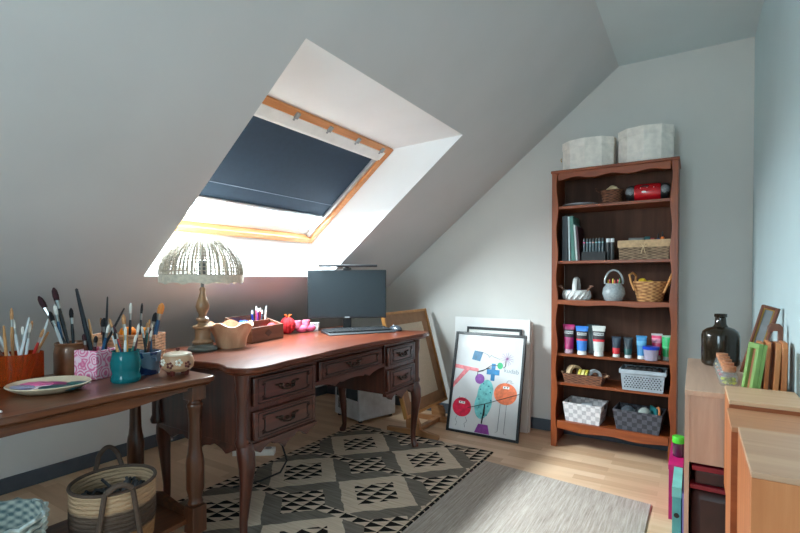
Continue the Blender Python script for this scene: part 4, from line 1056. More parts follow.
for k in range(7):
    o = thing('marker', 'slim marker with %s cap ring in the black tray on the second shelf' % nm[k], 'marker', (-.545 - .066 + .0185 * k, 3.228, S2 + .0064), group='markers on the second shelf')
    m = MB(); m.lathe([(0, 0), (.0070, 0), (.0075, .004), (.0075, .105), (0, .105)], seg=12); obj('barrel', m, M_mk, o)
    m = MB(); m.lathe([(0, .1051), (.0078, .1051), (.0078, .112), (0, .112)], seg=12); obj('colour_ring', m, plain('ring_%d' % k, cc[k], .35), o)
    m = MB(); m.lathe([(0, .1121), (.0078, .1121), (.0074, .134), (0, .136)], seg=12); obj('cap', m, plain('marker_cap', (40, 48, 52), .35), o)
for k, (x, lab) in enumerate(((-.468, 'fat black marker with white cap, left of the pair'), (-.443, 'fat black marker with white cap, beside the long basket'))):
    o = thing('fat_marker', lab, 'marker', (x, 3.225, S2))
    m = MB(); m.lathe([(0, 0), (.011, 0), (.0118, .005), (.0118, .112), (0, .112)], seg=16); obj('barrel', m, M_black, o)
    m = MB(); m.lathe([(0, .1122), (.0118, .1122), (.0112, .136), (0, .138)], seg=16); obj('cap', m, plain('marker_cap_white', (214, 218, 220), .4), o)
lbk = thing('lined_basket', 'long grey wicker basket with beige cloth lining and bow', 'basket', (-.268, 3.285, S2))
m = MB(); a, c, hh = .138, .075, .118
def hollow(m, a, c, z0, hh, t, tp=1.0):
    """tapered open box: bottom half-sizes a,c grow by tp at the top"""
    A, C = a * tp, c * tp
    m.bx(-a, a, -c, c, z0, z0 + t)
    for s in (-1, 1):
        m.bm.faces.ensure_lookup_table()
        for (p, q, P_, Q_, axis) in ((a, c, A, C, 0),):
            for (u0, u1) in (((-1, 1)),):
                v0 = [m.v((s * a, -c, z0 + t)), m.v((s * a, c, z0 + t)), m.v((s * A, C, hh)), m.v((s * A, -C, hh))]
                v1 = [m.v((s * (a - t), -c + t, z0 + t)), m.v((s * (a - t), c - t, z0 + t)), m.v((s * (A - t), C - t, hh)), m.v((s * (A - t), -C + t, hh))]
                m.f(v0); m.f(v1[::-1])
                for i in range(4): m.f([v0[i], v0[(i + 1) % 4], v1[(i + 1) % 4], v1[i]])
                v0 = [m.v((-a, s * c, z0 + t)), m.v((a, s * c, z0 + t)), m.v((A, s * C, hh)), m.v((-A, s * C, hh))]
                v1 = [m.v((-a + t, s * (c - t), z0 + t)), m.v((a - t, s * (c - t), z0 + t)), m.v((A - t, s * (C - t), hh)), m.v((-A + t, s * (C - t), hh))]
                m.f(v0); m.f(v1[::-1])
                for i in range(4): m.f([v0[i], v0[(i + 1) % 4], v1[(i + 1) % 4], v1[i]])
hollow(m, .134, .072, 0, .112, .007, 1.04)
obj('body', m, M_seagrass, lbk)
m = MB(); A, C = .143, .079
for (x0, x1, y0, y1) in ((-A, A, -C, -C + .003), (-A, A, C - .003, C), (-A, -A + .003, -C + .003, C - .003), (A - .003, A, -C + .003, C - .003)): m.bx(x0, x1, y0, y1, .075, .119)
obj('cloth_lining', m, M_linen, lbk, bev=.001)
m = MB()
for s in (-1, 1):
    m.tube([(0, -C - .003, .082), (s * .012, -C - .006, .094), (s * .022, -C - .004, .090), (s * .012, -C - .006, .080), (0, -C - .003, .082)], .0025, 6)
    m.tube([(0, -C - .003, .082), (s * .006, -C - .004, .06), (s * .012, -C - .004, .035)], .0022, 6)
m.ball((0, -C - .004, .082), .005)
obj('bow', m, plain('bow_cord', (206, 178, 142), .8), lbk)
def block(name, label, cat, loc, sx, sy, sz, c, rz=0, rough=.5, rot=None, **k):
    m = MB(); m.bx(-sx / 2, sx / 2, -sy / 2, sy / 2, 0, sz)
    return tag(obj(name, m, plain(name + '_%d_%d_%d' % c, c, rough), loc=loc, rot=rot or (0, 0, rz), bev=min(sx, sy, sz) * .12, **k), label, cat)
bz = S2 + .0075
block('grey_case', 'grey flat case sticking out of the lined basket', 'case', (-.315, 3.285, bz), .085, .03, .130, (120, 120, 118), .1)
block('teal_box', 'teal box sticking out of the lined basket', 'box', (-.255, 3.29, bz), .03, .06, .135, (36, 88, 92), .2)
block('red_box', 'small red box in the lined basket', 'box', (-.225, 3.29, bz), .02, .05, .125, (150, 50, 50), .1)
for x, c, hh, lab in ((-.170, (226, 120, 50), .132, 'orange bottle with dark tip in the lined basket'), (-.193, (40, 70, 130), .122, 'blue bottle with dark tip in the lined basket')):
    o = thing('nozzle_bottle', lab, 'bottle', (x, 3.285, bz))
    m = MB(); m.lathe([(0, 0), (.010, 0), (.011, .006), (.011, hh - .01), (.006, hh), (0, hh)], seg=16); obj('bottle_body', m, plain('bottle_%d' % c[0], c, .4), o)
    m = MB(); m.lathe([(.005, hh + .0002), (.004, hh + .02), (.002, hh + .032), (0, hh + .033)], seg=12); obj('tip', m, M_black, o)
# shelf 3: white ceramic basket, grey pot, straw basket
M_wc = plain('white_ceramic', (214, 214, 212), .25, coat=.3)
o = thing('ceramic_basket', 'white twisted ceramic basket with arched handle', 'basket', (-.667, 3.27, S3))
m = MB(); m.lathe([(0, 0), (.068, 0), (.078, .012), (.088, .035), (.082, .058), (.086, .064), (.080, .066), (.074, .056), (.074, .014), (0, .010)], seg=48, sy=.8)
for k in range(16):
    a0 = k * pi / 8; m.tube([((.080 + .008 * sin(pi * q / 6)) * cos(a0 + .09 * q), .8 * (.080 + .008 * sin(pi * q / 6)) * sin(a0 + .09 * q), .006 + .009 * q) for q in range(7)], .0045, 6)
obj('body', m, M_wc, o)
m = MB(); m.tube([(.0, -.066, .06), (0, -.062, .10), (0, -.035, .138), (0, 0, .148), (0, .035, .138), (0, .062, .10), (0, .066, .06)], .014, 10, sq=.4); obj('handle', m, M_wc, o)
for k, (dx, dy, c, lab) in enumerate(((-.048, .0, (60, 92, 150), 'blue bead ball inside the white ceramic basket'), (.045, -.03, (110, 60, 46), 'brown bead ball inside the white ceramic basket'), (.03, .012, (120, 92, 120), 'mauve bead ball inside the white ceramic basket'))):
    m = MB(); m.ball((0, 0, .032), .032, (.9, .7, .9), jit=.04); tag(obj('bead_ball', m, plain('bead_ball_%d' % k, c, .4), loc=(-.667 + dx * .9, 3.27 + dy * .8, S3 + .0105)), lab, 'ball')
for s, lab in ((-1, 'brown twig sticking out left of the white ceramic basket'), (1, 'brown twig sticking out right of the white ceramic basket')):
    m = MB(); m.tube([(0, 0, 0), (s * .02, -.005, .04), (s * .045, 0, .066), (s * .062, .0, .078)], [.006, .006, .005, .003], 8); m.ball((s * .055, .0, .080), .009, (1.6, .8, .8), 8, 6)
    tag(obj('twig', m, plain('twig_brown', (130, 92, 74), .7), loc=(-.667 + s * .042, 3.245, S3 + .012)), lab, 'twig')
o = thing('handled_pot', 'grey speckled ceramic pot with tall hoop handle', 'pot', (-.438, 3.26, S3))
M_gc = plain('grey_glaze', (158, 164, 166), .25, var=.08, scale=90, coat=.3)
m = MB(); m.lathe([(0, 0), (.048, 0), (.055, .008), (.068, .045), (.062, .082), (.048, .102), (.050, .112), (.045, .112), (.042, .10), (.055, .08), (.060, .045), (.046, .014), (0, .012)], seg=36); obj('body', m, M_gc, o)
m = MB(); m.tube([(.052 * cos(a * pi / 16) * (1.05 if 0 < a < 16 else 1), 0, .108 + .088 * sin(a * pi / 16)) for a in range(17)], .006, 8); obj('hoop_handle', m, M_gc, o)
for k, (c, n_) in enumerate((((214, 180, 40), 'mustard'), ((190, 30, 40), 'crimson'), ((230, 200, 60), 'lemon'), ((220, 60, 40), 'scarlet'), ((200, 30, 60), 'raspberry'), ((60, 130, 60), 'green'))):
    x = -.036 + .0145 * k
    stick('coloured_pencil', n_ + ' coloured pencil standing in the grey hoop-handled pot', 'pencil', (-.438 + x * .7, 3.26 + .012 * (-1) ** k, S3 + .0135), (-.438 + x, 3.258 + .016 * (-1) ** k, S3 + .135 + .004 * (k % 3)), .0052, plain('pencil_' + n_, c, .4), 'coloured pencils in the grey pot')
sb = (-.236, 3.285, S3)
o = round_basket('straw_basket', 'tan straw basket with two leaning loop handles', sb, [(0, 0), (.066, 0), (.072, .008), (.096, .125), (.091, .125), (.068, .014), (0, .010)], weave('straw', (138, 88, 50), (206, 152, 96), 60, 48, .75),
    [([(-.080, -.05, .07), (-.100, -.055, .12), (-.110, -.045, .165), (-.095, -.01, .178), (-.080, .03, .16), (-.085, .045, .12)], .0065), ([(.078, -.055, .055), (.095, -.05, .10), (.112, -.035, .15), (.122, -.01, .178), (.116, .025, .15), (.098, .04, .10)], .0065)], plain('straw_handle', (206, 144, 84), .7, bump=.3, scale=60), sy=.85)
m = MB(); m.ball((0, 0, .060), .060, (.9, .9, 1)); m.ball((-.040, 0, .118), .020, (1.1, 1, .8))
tag(obj('yellow_yarn', m, plain('yellow_wool', (226, 190, 50), .85), loc=(sb[0] - .002, sb[1], S3 + .011)), 'yellow wool ball peeking out of the tan straw basket', 'yarn')
# shelf 4: paint tubes
def tube_(label, x, y, hh, w_, c, capc=(222, 222, 218), band=None, lab_=None, top=None, group=None):
    o = thing('paint_tube', label, 'paint tube', (x, y, S4), radians(random.uniform(-6, 6)), group=group)
    ch = hh * .15
    m = MB(); m.lathe([(0, 0), (w_ * .38, 0), (w_ * .40, .002), (w_ * .36, ch), (0, ch)], seg=20); obj('cap', m, plain('cap_%d_%d_%d' % capc, capc, .4), o)
    m = MB(); rings = []
    for k in range(9):
        q = k / 8; z = ch + .0005 + (hh * .93 - ch) * q; rx = w_ * (.40 + .12 * q); ry = w_ * .40 * (1 - q) + .003
        rings.append([m.v((rx * cos(a * pi / 10), ry * sin(a * pi / 10), z)) for a in range(20)])
    for A_, B_ in zip(rings, rings[1:]):
        for i in range(20): m.f([A_[i], A_[(i + 1) % 20], B_[(i + 1) % 20], B_[i]])
    m.f(rings[0][::-1]); m.f(rings[-1])
    obj('tube_body', m, plain('tube_%d_%d_%d' % c, c, .35, coat=.2), o)
    m = MB(); m.bx(-w_ * .54, w_ * .54, -.0035, .0035, hh * .925, hh); obj('crimp', m, plain('crimp_%d_%d_%d' % (top or c), top or c, .35), o)
    def wrap(nm_, q0, q1, mat, f=.95):
        m = MB(); pr = None
        for k in range(5):
            q = q0 + (q1 - q0) * k / 4; z = ch + (hh * .93 - ch) * q; rx = w_ * (.40 + .12 * q) * 1.012 + .0004; ry = w_ * .40 * (1 - q) + .003 + .0008
            ring = [m.v((rx * cos(a), ry * sin(a), z)) for a in [pi + pi * (1 - f) / 2 + pi * f * i / 12 for i in range(13)]]
            if pr:
                for i in range(12): m.f([pr[i], pr[i + 1], ring[i + 1], ring[i]])
            pr = ring
        return obj(nm_, m, mat, o)
    if lab_:
        wrap('label', .52, .86, plain('tube_label_' + lab_[0], lab_[1], .5))
        wrap('label_plate', .68, .80, plain('label_text_plate', (186, 190, 188), .5), .6)
        wrap('label_strip', .72, .76, M_black2, .5)
    if band: wrap('colour_band', band[1], band[2], plain('band_%d_%d_%d' % band[0], band[0], .4))
    return o
tube_('large magenta paint tube at the left end of the tube shelf', -.706, 3.235, .190, .070, (160, 18, 92), (180, 150, 160), lab_=('m', (40, 26, 34)))
tube_('large bright blue paint tube with red and black label', -.620, 3.215, .185, .072, (40, 118, 206), lab_=('b', (36, 30, 36)), band=((206, 30, 52), .44, .52))
tube_('large white paint tube with red and black label', -.518, 3.215, .192, .074, (206, 208, 202), lab_=('w', (40, 30, 34)), band=((210, 30, 52), .42, .52))
tube_('dark tube lying in shade behind the blue and white tubes', -.570, 3.31, .190, .070, (30, 52, 52), (60, 60, 60))
tube_('small dark navy tube with red band above its cap', -.418, 3.235, .128, .050, (24, 42, 62), band=((200, 26, 40), .02, .38))
tube_('small dark tube with deep green band above its cap', -.350, 3.235, .128, .050, (22, 36, 46), band=((20, 76, 72), .02, .38))
tube_('mid-sized blue paint tube left of the blue-lidded tub', -.276, 3.24, .142, .056, (46, 126, 178), band=((90, 160, 196), .55, .8))
tube_('bright pink paint tube behind the blue-lidded tub', -.196, 3.29, .155, .056, (226, 54, 104), band=((240, 150, 176), .62, .85), top=(200, 196, 196))
tube_('bright green paint tube at the right end of the tube shelf', -.142, 3.265, .150, .050, (30, 176, 96), (180, 190, 180), band=((90, 206, 140), .46, .52), top=(150, 190, 160))
o = thing('plastic_tub', 'clear plastic tub with a blue lid in front of the pink tube', 'tub', (-.222, 3.212, S4))
m = MB(); m.lathe([(0, 0), (.034, 0), (.036, .003), (.042, .066), (0, .066)], seg=32); obj('tub_body', m, plain('cloudy_plastic', (168, 160, 182), .3), o)
m = MB(); m.lathe([(0, .0662), (.046, .0662), (.047, .078), (.044, .083), (0, .083)], seg=32); obj('lid', m, plain('lid_blue', (24, 70, 196), .35), o)
# shelf 5
tr = thing('wicker_tray', 'low brown wicker tray with side handles holding tape rolls', 'tray', (-.612, 3.265, S5), radians(-3))
m = MB(); hollow(m, .112, .062, 0, .062, .006, 1.12); obj('body', m, M_wicker, tr)
for s in (-1, 1):
    m = MB(); m.tube([(s * .118, -.02, .052), (s * .142, -.018, .058), (s * .148, 0, .060), (s * .142, .018, .058), (s * .118, .02, .052)], .006, 8); obj('handle', m, plain('pale_handle', (170, 130, 100), .7), tr)
def ring_roll(name, label, loc, R_, r_, w_, c, rot):
    m = MB(); m.at((0, 0, R_), (pi / 2, 0, rot)); n = 28
    m.lathe([(r_, -w_ / 2), (R_, -w_ / 2), (R_, w_ / 2), (r_, w_ / 2), (r_, -w_ / 2)], seg=n) if False else None
    for k in range(n):
        a0, a1 = 2 * pi * k / n, 2 * pi * (k + 1) / n
        q = [(R_, -w_ / 2), (R_, w_ / 2), (r_, w_ / 2), (r_, -w_ / 2)]
        for i in range(4):
            (ra, za), (rb, zb) = q[i], q[(i + 1) % 4]
            m.quad((ra * cos(a0), ra * sin(a0), za), (ra * cos(a1), ra * sin(a1), za), (rb * cos(a1), rb * sin(a1), zb), (rb * cos(a0), rb * sin(a0), zb))
    bmesh.ops.remove_doubles(m.bm, verts=m.bm.verts[:], dist=1e-6)
    return tag(obj(name, m, plain(name + '_%d_%d_%d' % c, c, .5), loc=loc), label, 'tape roll')
tz = S5 + .0065
ring_roll('tape_roll', 'large tan tape roll standing in the wicker tray', (-.678, 3.265, tz), .052, .036, .038, (196, 166, 130), .9)
for k in range(3): ring_roll('tape_roll', ('yellow striped tape roll at left of three in the wicker tray', 'pale yellow tape roll in the middle of three in the wicker tray', 'olive yellow tape roll at right of three in the wicker tray')[k], (-.634 + .021 * k, 3.255, tz), .040, .024, .016, ((206, 186, 70), (226, 214, 130), (186, 170, 60))[k], pi / 2 - .1)
ring_roll('tape_roll', 'silver tape roll at the right end of the wicker tray', (-.552, 3.272, tz), .042, .026, .03, (170, 174, 176), .5)
m = MB(); m.ball((0, 0, .022), .024, (1, .9, .9), jit=.05); tag(obj('blue_ball', m, plain('navy_wool', (40, 56, 80), .7), loc=(-.575, 3.228, tz)), 'small navy wool ball in front of the silver tape roll', 'ball')
gb = thing('plastic_basket', 'light grey perforated plastic basket with rim on the right', 'basket', (-.266, 3.272, S5))
m = MB(); hollow(m, .110, .082, 0, .112, .005, 1.09); obj('body', m, plain('pale_grey_plastic', (158, 166, 174), .45), gb)
m = MB(); m2 = MB()
for (x0, x1, y0, y1) in ((-.128, .128, -.097, -.088), (-.128, .128, .088, .097), (-.128, -.119, -.088, .088), (.119, .128, -.088, .088)): m.bx(x0, x1, y0, y1, .104, .128)
obj('rim', m, plain('pale_grey_rim', (166, 174, 182), .45), gb, bev=.002)
m = MB()
for r in range(6):
    for c_ in range(13):
        z = .022 + .0125 * r; x = -.096 + .0162 * c_ + (.008 if r % 2 else 0)
        if x > .100: continue
        yy = -(.082 + (.0074 * (z / .112))) - .0012
        m.ball((x, yy, z), .0042, (1, .35, 1), 6, 4)
hp = obj('perforations', m, M_black2, gb); hp['kind'] = 'stuff'
m = MB(); m.bx(-.101, .101, -.074, .074, 0, .118); 
for k in range(12): m.ball((-.085 + .0155 * k, -.03 + .05 * (k % 2), .115), .022, (1, 1, .7), 8, 6, jit=.1)
tag(obj('dark_cloth', m, plain('dark_cloth_fibre', (44, 40, 40), .9), loc=(-.266, 3.272, S5 + .0055), bev=.004), 'dark folded cloth filling the grey perforated basket', 'cloth')
# shelf 6
def strap(name, c1, c2):
    m, nt, b = newmat(name)
    ck = N(nt, 'ShaderNodeTexChecker'); ck.inputs['Scale'].default_value = 36; L(nt, coord(nt, (1, .001, 1)), ck.inputs['Vector'])
    n = N(nt, 'ShaderNodeTexNoise'); n.inputs['Scale'].default_value = 90; L(nt, coord(nt), n.inputs['Vector'])
    ck.inputs[1].default_value = lin(c1); ck.inputs[2].default_value = lin(c2)
    mx = N(nt, 'ShaderNodeMix'); mx.data_type = 'RGBA'; mx.blend_type = 'OVERLAY'; mx.inputs[0].default_value = .35; L(nt, ck.outputs[0], mx.inputs[6]); L(nt, n.outputs['Fac'], mx.inputs[7])
    L(nt, mx.outputs[2], b.inputs['Base Color']); b.inputs['Roughness'].default_value = .8
    bp = N(nt, 'ShaderNodeBump'); bp.inputs['Strength'].default_value = .5; bp.inputs['Distance'].default_value = .003; L(nt, ck.outputs[1], bp.inputs['Height']); L(nt, bp.outputs['Normal'], b.inputs['Normal'])
    return m
for x, a, mt_, lab, hh in ((-.610, .122, strap('white_straps', (178, 174, 176), (214, 210, 210)), 'white woven strap basket on the bottom shelf', .125), (-.288, .138, strap('charcoal_straps', (52, 52, 58), (78, 78, 86)), 'charcoal woven strap basket on the bottom shelf', .125)):
    o = thing('strap_basket', lab, 'basket', (x, 3.295 if x < -.5 else 3.285, S6), radians(-4))
    m = MB(); hollow(m, a * .86, .085, 0, hh, .006, 1.16); obj('body', m, mt_, o)
    m = MB()
    for s in (-1, 1): m.at((s * a * .965, 0, hh - .02), (0, pi / 2, 0)).lathe([(.0, -.006), (.012, -.006), (.012, .006), (0, .006)], seg=12)
    obj('eyelet', m, M_black, o)
block('grey_tin', 'round-edged grey tin inside the white strap basket', 'tin', (-.60, 3.295, S6 + .0065), .07, .06, .105, (170, 172, 176), .3)
for x, y, r, c, lab in ((-.350, 3.275, .048, (70, 76, 82), 'dark glossy globe at left in the charcoal basket'), (-.257, 3.265, .042, (150, 156, 150), 'pale glossy globe in the middle of the charcoal basket'), ):
    m = MB(); m.lathe([(0, 0), (.03, 0), (r * .8, .05), (r, .085), (r * .85, .115), (r * .4, .132), (0, .136)], seg=24)
    tag(obj('glass_globe', m, plain('globe_%d' % c[0], c, .08, coat=.5), loc=(x, y, S6 + .0065)), lab, 'globe')
block('teal_book', 'teal booklet standing in the charcoal basket', 'book', (-.208, 3.285, S6 + .0065), .012, .10, .140, (30, 104, 106), .4)
o = thing('wooden_buckle', 'tan wooden ring leaning at the right end of the charcoal basket', 'ring', (-.182, 3.262, S6 + .0065), radians(20))
m = MB(); m.tube([(.0, .020 * cos(a * pi / 10), .115 + .030 * sin(a * pi / 10)) for a in range(20)], .0065, 8, closed=True); obj('loop', m, M_pinewood, o)
m = MB(); m.bx(-.006, .006, -.010, .010, 0, .079); obj('shank', m, M_pinewood, o)

# ------------------------------------------------------------------ right side: cabinets and crates
UZ = .725
cb1 = thing('low_cabinet', 'pale pinkish wooden cabinet with open lower front beside the right wall', 'cabinet', (.122, 2.33, 0))
ux0, ux1, uy0, uy1 = -.149, .150, -.39, .39
m = MB(); m.bx(ux0, ux1, uy0, uy1, UZ - .018, UZ); obj('top_board', m, M_palewoodtop, cb1, bev=.001)
m = MB(); m.bx(ux0, ux0 + .014, uy0, uy1, 0, UZ - .0182); obj('side_panel', m, M_palewood, cb1)
m = MB(); m.bx(ux1 - .014, ux1, uy0, uy1, 0, UZ - .0182); obj('side_panel', m, M_palewood, cb1)
m = MB(); m.bx(ux0 + .0142, ux1 - .0142, uy0 + .004, uy0 + .018, .47, UZ - .0182); obj('front_panel', m, M_palewood, cb1)
m = MB(); m.bx(ux0 + .0142, ux1 - .0142, uy1 - .014, uy1, .03, UZ - .0182); obj('back_panel', m, M_palewood, cb1)
m = MB(); m.bx(ux0 + .0142, ux1 - .0142, uy0 + .004, uy1 - .0142, .02, .035); obj('bottom_board', m, M_palewood, cb1)
block('dark_box', 'dark brown storage box inside the open pale cabinet', 'box', (.120, 2.18, .0354), .255, .40, .325, (60, 36, 34))
block('red_folder', 'lower red folder lying on the dark brown box', 'folder', (.115, 2.165, .3612), .245, .36, .016, (140, 26, 42), -.02)
block('brown_album', 'dark brown album between the two red folders', 'album', (.120, 2.165, .3776), .235, .33, .050, (72, 42, 40), .02)
block('red_folder', 'upper red folder on top of the dark brown album', 'folder', (.115, 2.165, .4280), .245, .35, .018, (156, 30, 46), .02)
def crate(label, x0, x1, y0, y1, z0, z1, mats, t=.012):
    cx, cy = (x0 + x1) / 2, (y0 + y1) / 2
    o = thing('wooden_crate', label, 'crate', (cx, cy, z0)); a, c, h_ = (x1 - x0) / 2, (y1 - y0) / 2, z1 - z0
    mf, ms_, mtop = mats
    m = MB(); m.bx(-a, a, -c, c, h_ - t, h_); obj('lid', m, mtop, o, bev=.0015)
    m = MB(); m.bx(-a, a, -c, -c + t, 0, h_ - t - .0002); obj('front_panel', m, mf, o, bev=.001)
    m = MB(); m.bx(-a, a, c - t, c, 0, h_ - t - .0002); obj('back_panel', m, mf, o, bev=.001)
    for s in (-1, 1):
        m = MB(); m.bx(min(s * a, s * (a - t)), max(s * a, s * (a - t)), -c + t + .0002, c - t - .0002, 0, h_ - t - .0002); obj('side_panel', m, ms_, o, bev=.001)
    m = MB(); m.bx(-a + t + .0002, a - t - .0002, -c + t + .0002, c - t - .0002, 0, .01); obj('bottom', m, mf, o)
    return o
crate('light pine-topped crate stacked high against the pale cabinet', .089, .274, 1.708, 1.938, .42, .755, (M_darkorange, M_orangew, M_plytop))
crate('plain crate underneath the light pine-topped crate', .105, .274, 1.712, 1.938, 0, .4196, (M_darkorange, M_palewood, M_plytop))
crate('brown-topped crate between the pine-topped crate and the nearest crate', .083, .274, 1.486, 1.704, 0, .733, (M_darkorange, M_orangew, M_browntop))
crate('nearest crate with greyish top and pale plywood front', .097, .274, 1.150, 1.482, 0, .738, (M_ply, M_orangew, M_greytop))
# things on the low cabinet
UT = UZ + .0004
bo = thing('glass_bottle', 'large dark brown glass bottle with wide shoulders on the cabinet', 'bottle', (.100, 2.575, UT))
m = MB(); m.lathe([(0, 0), (.064, 0), (.072, .008), (.074, .02), (.074, .135), (.069, .152), (.052, .166), (.030, .174), (.023, .184), (.021, .215), (.025, .220), (.025, .232), (.018, .232), (.017, .186), (.045, .16), (.068, .14), (.068, .02), (.06, .010), (0, .010)], seg=48)
def bottle_glass():
    m_, nt, b = newmat('dark_brown_glass'); b.inputs['Base Color'].default_value = lin((52, 42, 30)); b.inputs['Roughness'].default_value = .15; b.inputs['Coat Weight'].default_value = .5
    tr = N(nt, 'ShaderNodeBsdfTransparent'); tr.inputs['Color'].default_value = lin((134, 108, 78)); mx = N(nt, 'ShaderNodeMixShader'); mx.inputs[0].default_value = .6
    L(nt, tr.outputs[0], mx.inputs[1]); L(nt, b.outputs[0], mx.inputs[2]); L(nt, mx.outputs[0], nt.nodes['Material Output'].inputs['Surface']); return m_
obj('bottle_body', m, bottle_glass(), bo)
M_clear = glassy('clear_glass', (244, 246, 245), .04, .08)
M_cork = plain('cork', (176, 116, 82), .8, var=.15, scale=90)
jl = ['nearest the pine-topped crate', 'second in the row from the crate', 'third in the row, at its middle', 'fourth in the row from the crate', 'last in the row, nearest the dark bottle']
for k in range(5):
    o = thing('spice_jar', 'small glass jar with cork, ' + jl[k], 'jar', (.109 - .002 * k, 2.095 + .085 * k, UT), group='corked jars on the cabinet')
    m = MB(); m.lathe([(0, 0), (.026, 0), (.031, .006), (.032, .022), (.026, .045), (.021, .052), (.022, .058), (.020, .058), (.019, .052), (.024, .044), (.029, .022), (.027, .008), (0, .005)], seg=28); obj('jar_body', m, M_clear, o)
    m = MB(); m.lathe([(0, .050), (.0185, .050), (.021, .0585), (.0215, .072), (0, .074)], seg=20); obj('cork', m, M_cork, o)
    m = MB()
    for q in range(18):
        a = q * 2.4; r = .019 * sqrt((q % 9 + 1) / 9); m.ball((r * cos(a), r * sin(a), .0125 + .012 * (q // 9)), .0072, (1, 1, .8), 6, 5)
    pc_ = obj('contents', m, plain('spice_%d' % k, ((222, 160, 40), (160, 50, 60), (190, 70, 60), (150, 96, 60), (186, 130, 80))[k], .6, var=.6, scale=45), o)
# wooden picture frames and blocks leaning together
WZ = UT
xs = (.176, .1985, .224, .2465)
lb_ = ['first wooden slab beside the green frame', 'second wooden slab from the green frame', 'third wooden slab from the green frame', 'last wooden slab, against the right wall']
for k, x in enumerate(xs):
    m = MB(); hh = .168 + .004 * (k % 2); pts = [(-.05, 0), (.05, 0), (.05, hh - .02), (.035, hh), (-.035, hh), (-.05, hh - .02)]
    m.prism(pts, 'x', 0, .0165 if k != 1 else .013)
    tag(obj('wooden_slab', m, M_pinewood if k % 2 else M_pinewood2, loc=(x + .006, 2.105, WZ), rot=(0, radians(3.0 if k < 3 else 1.0), 0), bev=.003), lb_[k], 'board', 'wooden slabs leaning at the right wall')
gf = thing('green_frame', 'bright green box frame with brown recess leaning on the wooden slabs', 'frame', (.160, 1.946, WZ), rot=(0, radians(8), radians(20)))
M_gr = plain('green_lacquer', (114, 148, 76), .5)
hh, dd, t_ = .176, .070, .026
m = MB(); m.bx(0, .014, 0, dd, 0, .018); m.bx(0, .014, 0, dd, hh - .018, hh); m.bx(0, .014, 0, .018, .018, hh - .018); m.bx(0, .014, dd - .018, dd, .018, hh - .018); m.bx(.0142, t_, 0, dd, 0, hh)
obj('box', m, M_gr, gf, bev=.002)
m = MB(); m.bx(.010, .0140, .0182, dd - .0182, .0182, hh - .0182); obj('recess', m, plain('recess_brown', (140, 84, 48), .6), gf)
pf = thing('small_picture_frame', 'dark wooden frame with grey picture leaning behind the green frame', 'frame', (.180, 2.33, WZ + .008), rot=(0, radians(15), radians(-25)))
m = MB(); a, hh, t_ = .029, .285, .010
m.bx(-a, -a + t_, 0, .02, 0, hh); m.bx(a - t_, a, 0, .02, 0, hh); m.bx(-a + t_, a - t_, 0, .02, 0, t_); m.bx(-a + t_, a - t_, 0, .02, hh - t_, hh); obj('frame', m, wood('walnut', (92, 48, 32), (130, 72, 46), 'z', 1, .4), pf, bev=.002)
m = MB(); m.bx(-a + t_, a - t_, .006, .012, t_, hh - t_); obj('picture', m, M_mirror, pf)
m = MB(); q = .005; b_ = a - t_
m.bx(-b_, -b_ + q, .003, .0058, t_, hh - t_); m.bx(b_ - q, b_, .003, .0058, t_, hh - t_); m.bx(-b_ + q, b_ - q, .003, .0058, hh - t_ - q, hh - t_); obj('gilt_slip', m, M_brassf, pf)
wh = thing('plane_block', 'dark wooden handle block with opening behind the wooden slabs', 'handle', (.252, 2.185, WZ))
m = MB(); m.prism([(-.022, 0), (.022, 0), (.022, .215), (.012, .226), (-.014, .226), (-.022, .215), (-.022, .19), (-.006, .20), (.008, .20), (.008, .16), (-.022, .16)], 'y', 0, .03)
obj('block', m, wood('walnut_handle', (96, 54, 38), (132, 80, 56), 'z', 1, .45), wh, bev=.003)
# magenta box, green-lidded jar, teal file on the floor beside the cabinet
mg = thing('magenta_box', 'magenta storage box on the floor between cabinet and bookcase', 'box', (-.068, 2.70, 0))
m = MB(); m.bx(-.028, .028, -.20, .20, 0, .232); obj('body', m, plain('magenta_card', (170, 10, 92), .5), mg, bev=.001)
m = MB(); m.bx(-.030, .030, -.202, .202, .2322, .255); obj('lid', m, plain('magenta_card_lid', (182, 14, 100), .5), mg, bev=.001)
gj = thing('lidded_jar', 'small dark jar with bright green lid standing on the magenta box', 'jar', (-.062, 2.64, .2556))
m = MB(); m.lathe([(0, 0), (.022, 0), (.024, .003), (.024, .066), (0, .066)], seg=24); obj('jar_body', m, plain('plum_jar', (74, 26, 60), .2, coat=.5), gj)
m = MB(); m.lathe([(0, .0662), (.026, .0662), (.026, .094), (.024, .097), (0, .097)], seg=24); obj('lid', m, plain('green_lid', (70, 190, 40), .4), gj)
tf = thing('teal_file', 'teal magazine file standing against the pale cabinet side', 'file', (-.056, 2.335, 0))
m = MB(); m.bx(-.016, .016, -.12, .12, 0, .255); obj('file_body', m, plain('teal_card', (76, 150, 148), .5), tf, bev=.001)
m = MB(); m.bx(-.017, .017, -.1225, -.1203, .225, .265); m.bx(-.017, .017, -.1203, .1225, .2552, .265); obj('edge_band', m, plain('teal_card_light', (110, 180, 174), .5), tf)
m = MB(); m.at((0, -.1208, .15), (pi / 2, 0, 0)).lathe([(0, 0), (.010, 0), (.010, .002), (0, .002)], seg=16); obj('finger_hole', m, M_black, tf)
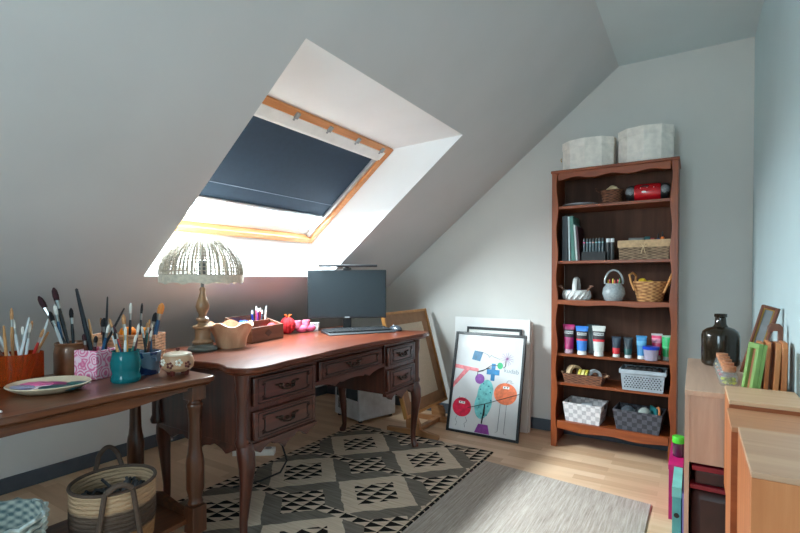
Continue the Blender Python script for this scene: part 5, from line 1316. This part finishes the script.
block('violet_folder', 'thin violet folder between the teal file and the cabinet', 'folder', (-.0325, 2.32, 0), .007, .24, .25, (110, 100, 160))
# ------------------------------------------------------------------ light
w = bpy.data.worlds.new('sky'); scn.world = w; w.use_nodes = True
bg = w.node_tree.nodes['Background']; bg.inputs['Color'].default_value = (0.86, 0.93, 1.0, 1); bg.inputs['Strength'].default_value = 4.0
def area(name, loc, rot, sx, sy, power, col):
    l = bpy.data.lights.new(name, 'AREA'); l.shape = 'RECTANGLE'; l.size = sx; l.size_y = sy; l.energy = power; l.color = col
    o = bpy.data.objects.new(name, l); COL.objects.link(o); o.location = loc; o.rotation_euler = rot
    return o
# daylight entering through the uncovered strip of the skylight
p = Mx @ Vector((0, -hl + .042 + .11, -.115))
sky = area('skylight_daylight', p, (0, 0, 0), 1.0, .17, 190, (.86, .94, 1.0))
zdir = -az
sky.matrix_world = Matrix((ax, -ay, -az)).transposed().to_4x4(); sky.location = p
# added cool fill lamp set in the added window behind the photographer
area('added_cool_fill', ((RX0 + RX1) / 2, YF - .02, (RZ0 + RZ1) / 2), (radians(90), 0, radians(0)), RX1 - RX0, RZ1 - RZ0, 24, (.60, .88, 1.0)).rotation_euler = (radians(90), 0, 0)
# ------------------------------------------------------------------ camera
cd = bpy.data.cameras.new('camera'); cam = bpy.data.objects.new('camera', cd); COL.objects.link(cam)
f_px = 470.0; pitch = radians(.9); yaw = atan(295 / 470.0)
cd.sensor_width = 36; cd.sensor_fit = 'HORIZONTAL'; cd.lens = f_px / 800 * 36
cd.shift_y = (278 + f_px * tan(pitch) - 266.5) / 800
cd.clip_start = .02
cam.location = (0, 0, 1.12); cam.rotation_euler = (radians(90) - pitch, 0, yaw)
scn.camera = cam
scn.cycles.diffuse_bounces = 8; scn.cycles.max_bounces = 14; scn.cycles.transparent_max_bounces = 24
scn.view_settings.view_transform = 'Standard'; scn.view_settings.look = 'None'; scn.view_settings.gamma = 1.0
scn.view_settings.exposure = 0.25; scn.view_settings.use_curve_mapping = False
